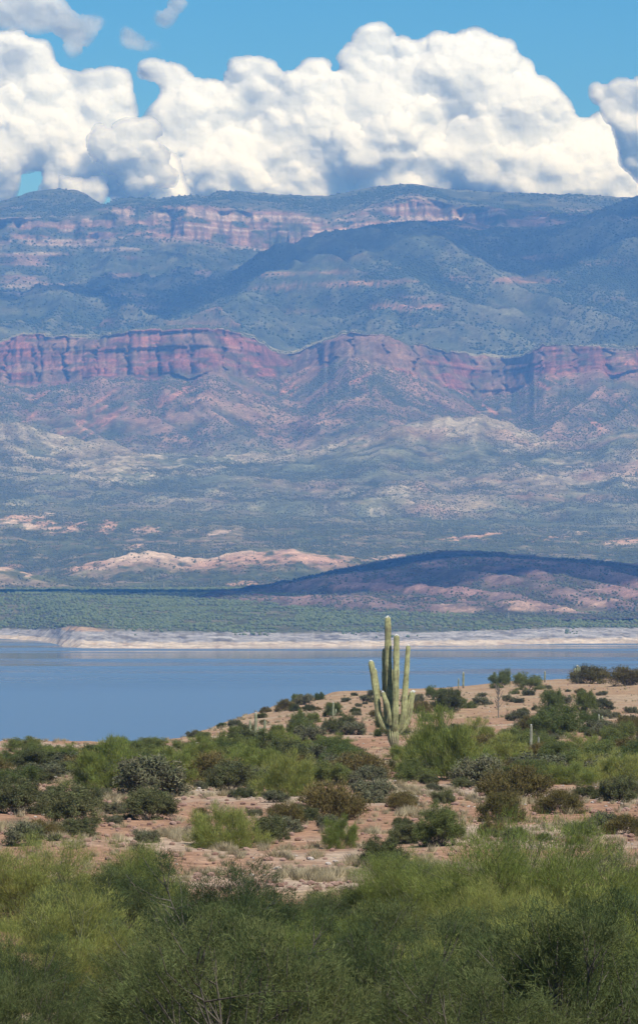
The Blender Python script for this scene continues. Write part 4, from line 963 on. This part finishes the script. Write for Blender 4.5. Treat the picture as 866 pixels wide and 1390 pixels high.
# ------------------------------------------------------------------ grass and stones
M_STRAW = leaf_mat('straw_grass', (.42, .34, .19), (.55, .46, .29), .3)
r = np.random.default_rng(77); n = 70
az = r.uniform(0, 6.28, n); bl = r.uniform(.16, .42, n); dr = np.stack([np.cos(az) * .55, np.sin(az) * .55, np.ones(n)], -1) * bl[:, None]
b0 = np.stack([r.normal(0, .09, n), r.normal(0, .09, n), np.zeros(n)], -1); wv = np.stack([-np.sin(az + .7), np.cos(az + .7), np.zeros(n)], -1) * .014
V = np.stack([b0 - wv, b0 + wv, b0 + dr * [1.2, 1.2, 1], b0 + dr * [1.2, 1.2, 1]], 1).reshape(-1, 3)
Vt = V.reshape(-1, 4, 3)[:, :3].reshape(-1, 3); Qt = np.arange(n * 3).reshape(-1, 3)
tuft_me = mesh_np('grass_tuft', Vt, Qt, np.ones((n * 3, 3)) * r.uniform(.8, 1.15, (n, 1)).repeat(3, 0), False)
X_, Y_, Z_ = near_pt(420, 1096); tuft = link('grass_tuft', tuft_me, M_STRAW, loc=(X_, Y_, Z_)); tag(tuft, 'tuft of dry straw grass on the soil by the centre palo verde', 'grass')
def near_scatter(n, y0, y1, seed, fn):
    r = np.random.default_rng(seed); m = n * 8
    Yv = (y0 ** -1.0 + (y1 ** -1.0 - y0 ** -1.0) * r.random(m)) ** -1.0; Xv = (r.uniform(-160, 1026, m) - CX) / F * Yv
    w = fn(Xv, Yv); k_ = r.random(m) < w; Xv, Yv = Xv[k_][:n], Yv[k_][:n]
    return np.stack([Xv, Yv, ground_z(Xv, Yv)], -1)
strawf = lambda X, Y: ss(.2, .45, fbm(X / 5, Y / 7, 4, 35) + .2 * fbm(X / 1.2, Y / 2, 3, 33)) * .9 + .04
P = near_scatter(5000, 175, 900, 41, strawf)
instancer('dry_grass', 'dry straw coloured grass in patches on the slope', P, np.random.default_rng(5).uniform(.45, 1.1, len(P)), M_STRAW, proto=tuft)
kR = plain_mat('stone_red', (.24, .13, .09), (.46, .31, .24), 4)
kP = plain_mat('stone_pale', (.45, .38, .31), (.62, .55, .47), 4)
P = near_scatter(7000, 170, 1000, 43, lambda X, Y: .3 + .7 * ss(-.1, .3, fbm(X / 7, Y / 9, 4, 61)))
instancer('red_stones', 'reddish stones strewn over the soil', P, .08 + .3 * np.random.default_rng(6).random(len(P)) ** 3, kR, sub=1, flat=.6, rough=.3)
P = near_scatter(900, 170, 1100, 45, lambda X, Y: ss(.0, .4, fbm(X / 12, Y / 16, 4, 63)))
instancer('pale_stones', 'pale stones lying in streaks on the slope', P, .08 + .26 * np.random.default_rng(8).random(len(P)) ** 3, kP, sub=1, flat=.5, rough=.3)

# ------------------------------------------------------------------ far saguaros across the lake
fs = mesh_np('far_saguaro', *limb([(0, 0, 0), (0, 0, 3), (0, 0, 7)], [.35, .42, .34], ribs=2, step=1.0, green=(.42, .43, .30))[:3]); fs.materials.append(M_SAG)
first = None
for sn, n, sd, hh in (('badlands', 150, 61, 1.25), ('shore_plain', 45, 62, 1.0), ('bare_hill', 12, 63, .8)):
    P, s_ = scatter_on(sn, n, .8, 1.5, sd)
    for q in range(len(P)):
        o = bpy.data.objects.new('far_saguaro', fs); COL.objects.link(o); o.location = P[q] - np.array([0, 0, .4]); z_ = s_[q] * hh; o.scale = (z_ * 1.1, z_ * 1.1, z_)
        tag(o, {'badlands': 'tiny pale saguaro standing among the scrub of the badlands', 'shore_plain': 'tiny pale saguaro standing in the thicket across the lake', 'bare_hill': 'tiny pale saguaro standing on the bare hill'}[sn], 'cactus', {'badlands': 'far saguaros in the badlands', 'shore_plain': 'far saguaros on the shore plain', 'bare_hill': 'far saguaros on the bare hill'}[sn])


# ------------------------------------------------------------------ air
hz = NT('haze_air'); pv = hz.n('ShaderNodeVolumePrincipled')
pv.inputs['Color'].default_value = (.17, .42, 1.0, 1); pv.inputs['Density'].default_value = 5.7e-5; pv.inputs['Anisotropy'].default_value = 0.0; pv.inputs['Absorption Color'].default_value = (1, 1, 1, 1)
hz.l(pv.outputs[0], hz.out.inputs['Volume'])
b = np.array([(sx, sy, sz) for sz in (-92, 1720) for sy in (-400, 23000) for sx in (-9000, 9000)], float)
hb = link('haze', mesh_np('haze', b, [(0, 2, 3, 1), (4, 5, 7, 6), (0, 1, 5, 4), (2, 6, 7, 3), (0, 4, 6, 2), (1, 3, 7, 5)], smooth=False), hz.m)
tag(hb, 'thin blue haze in the air over lake and mountains', kind='stuff')
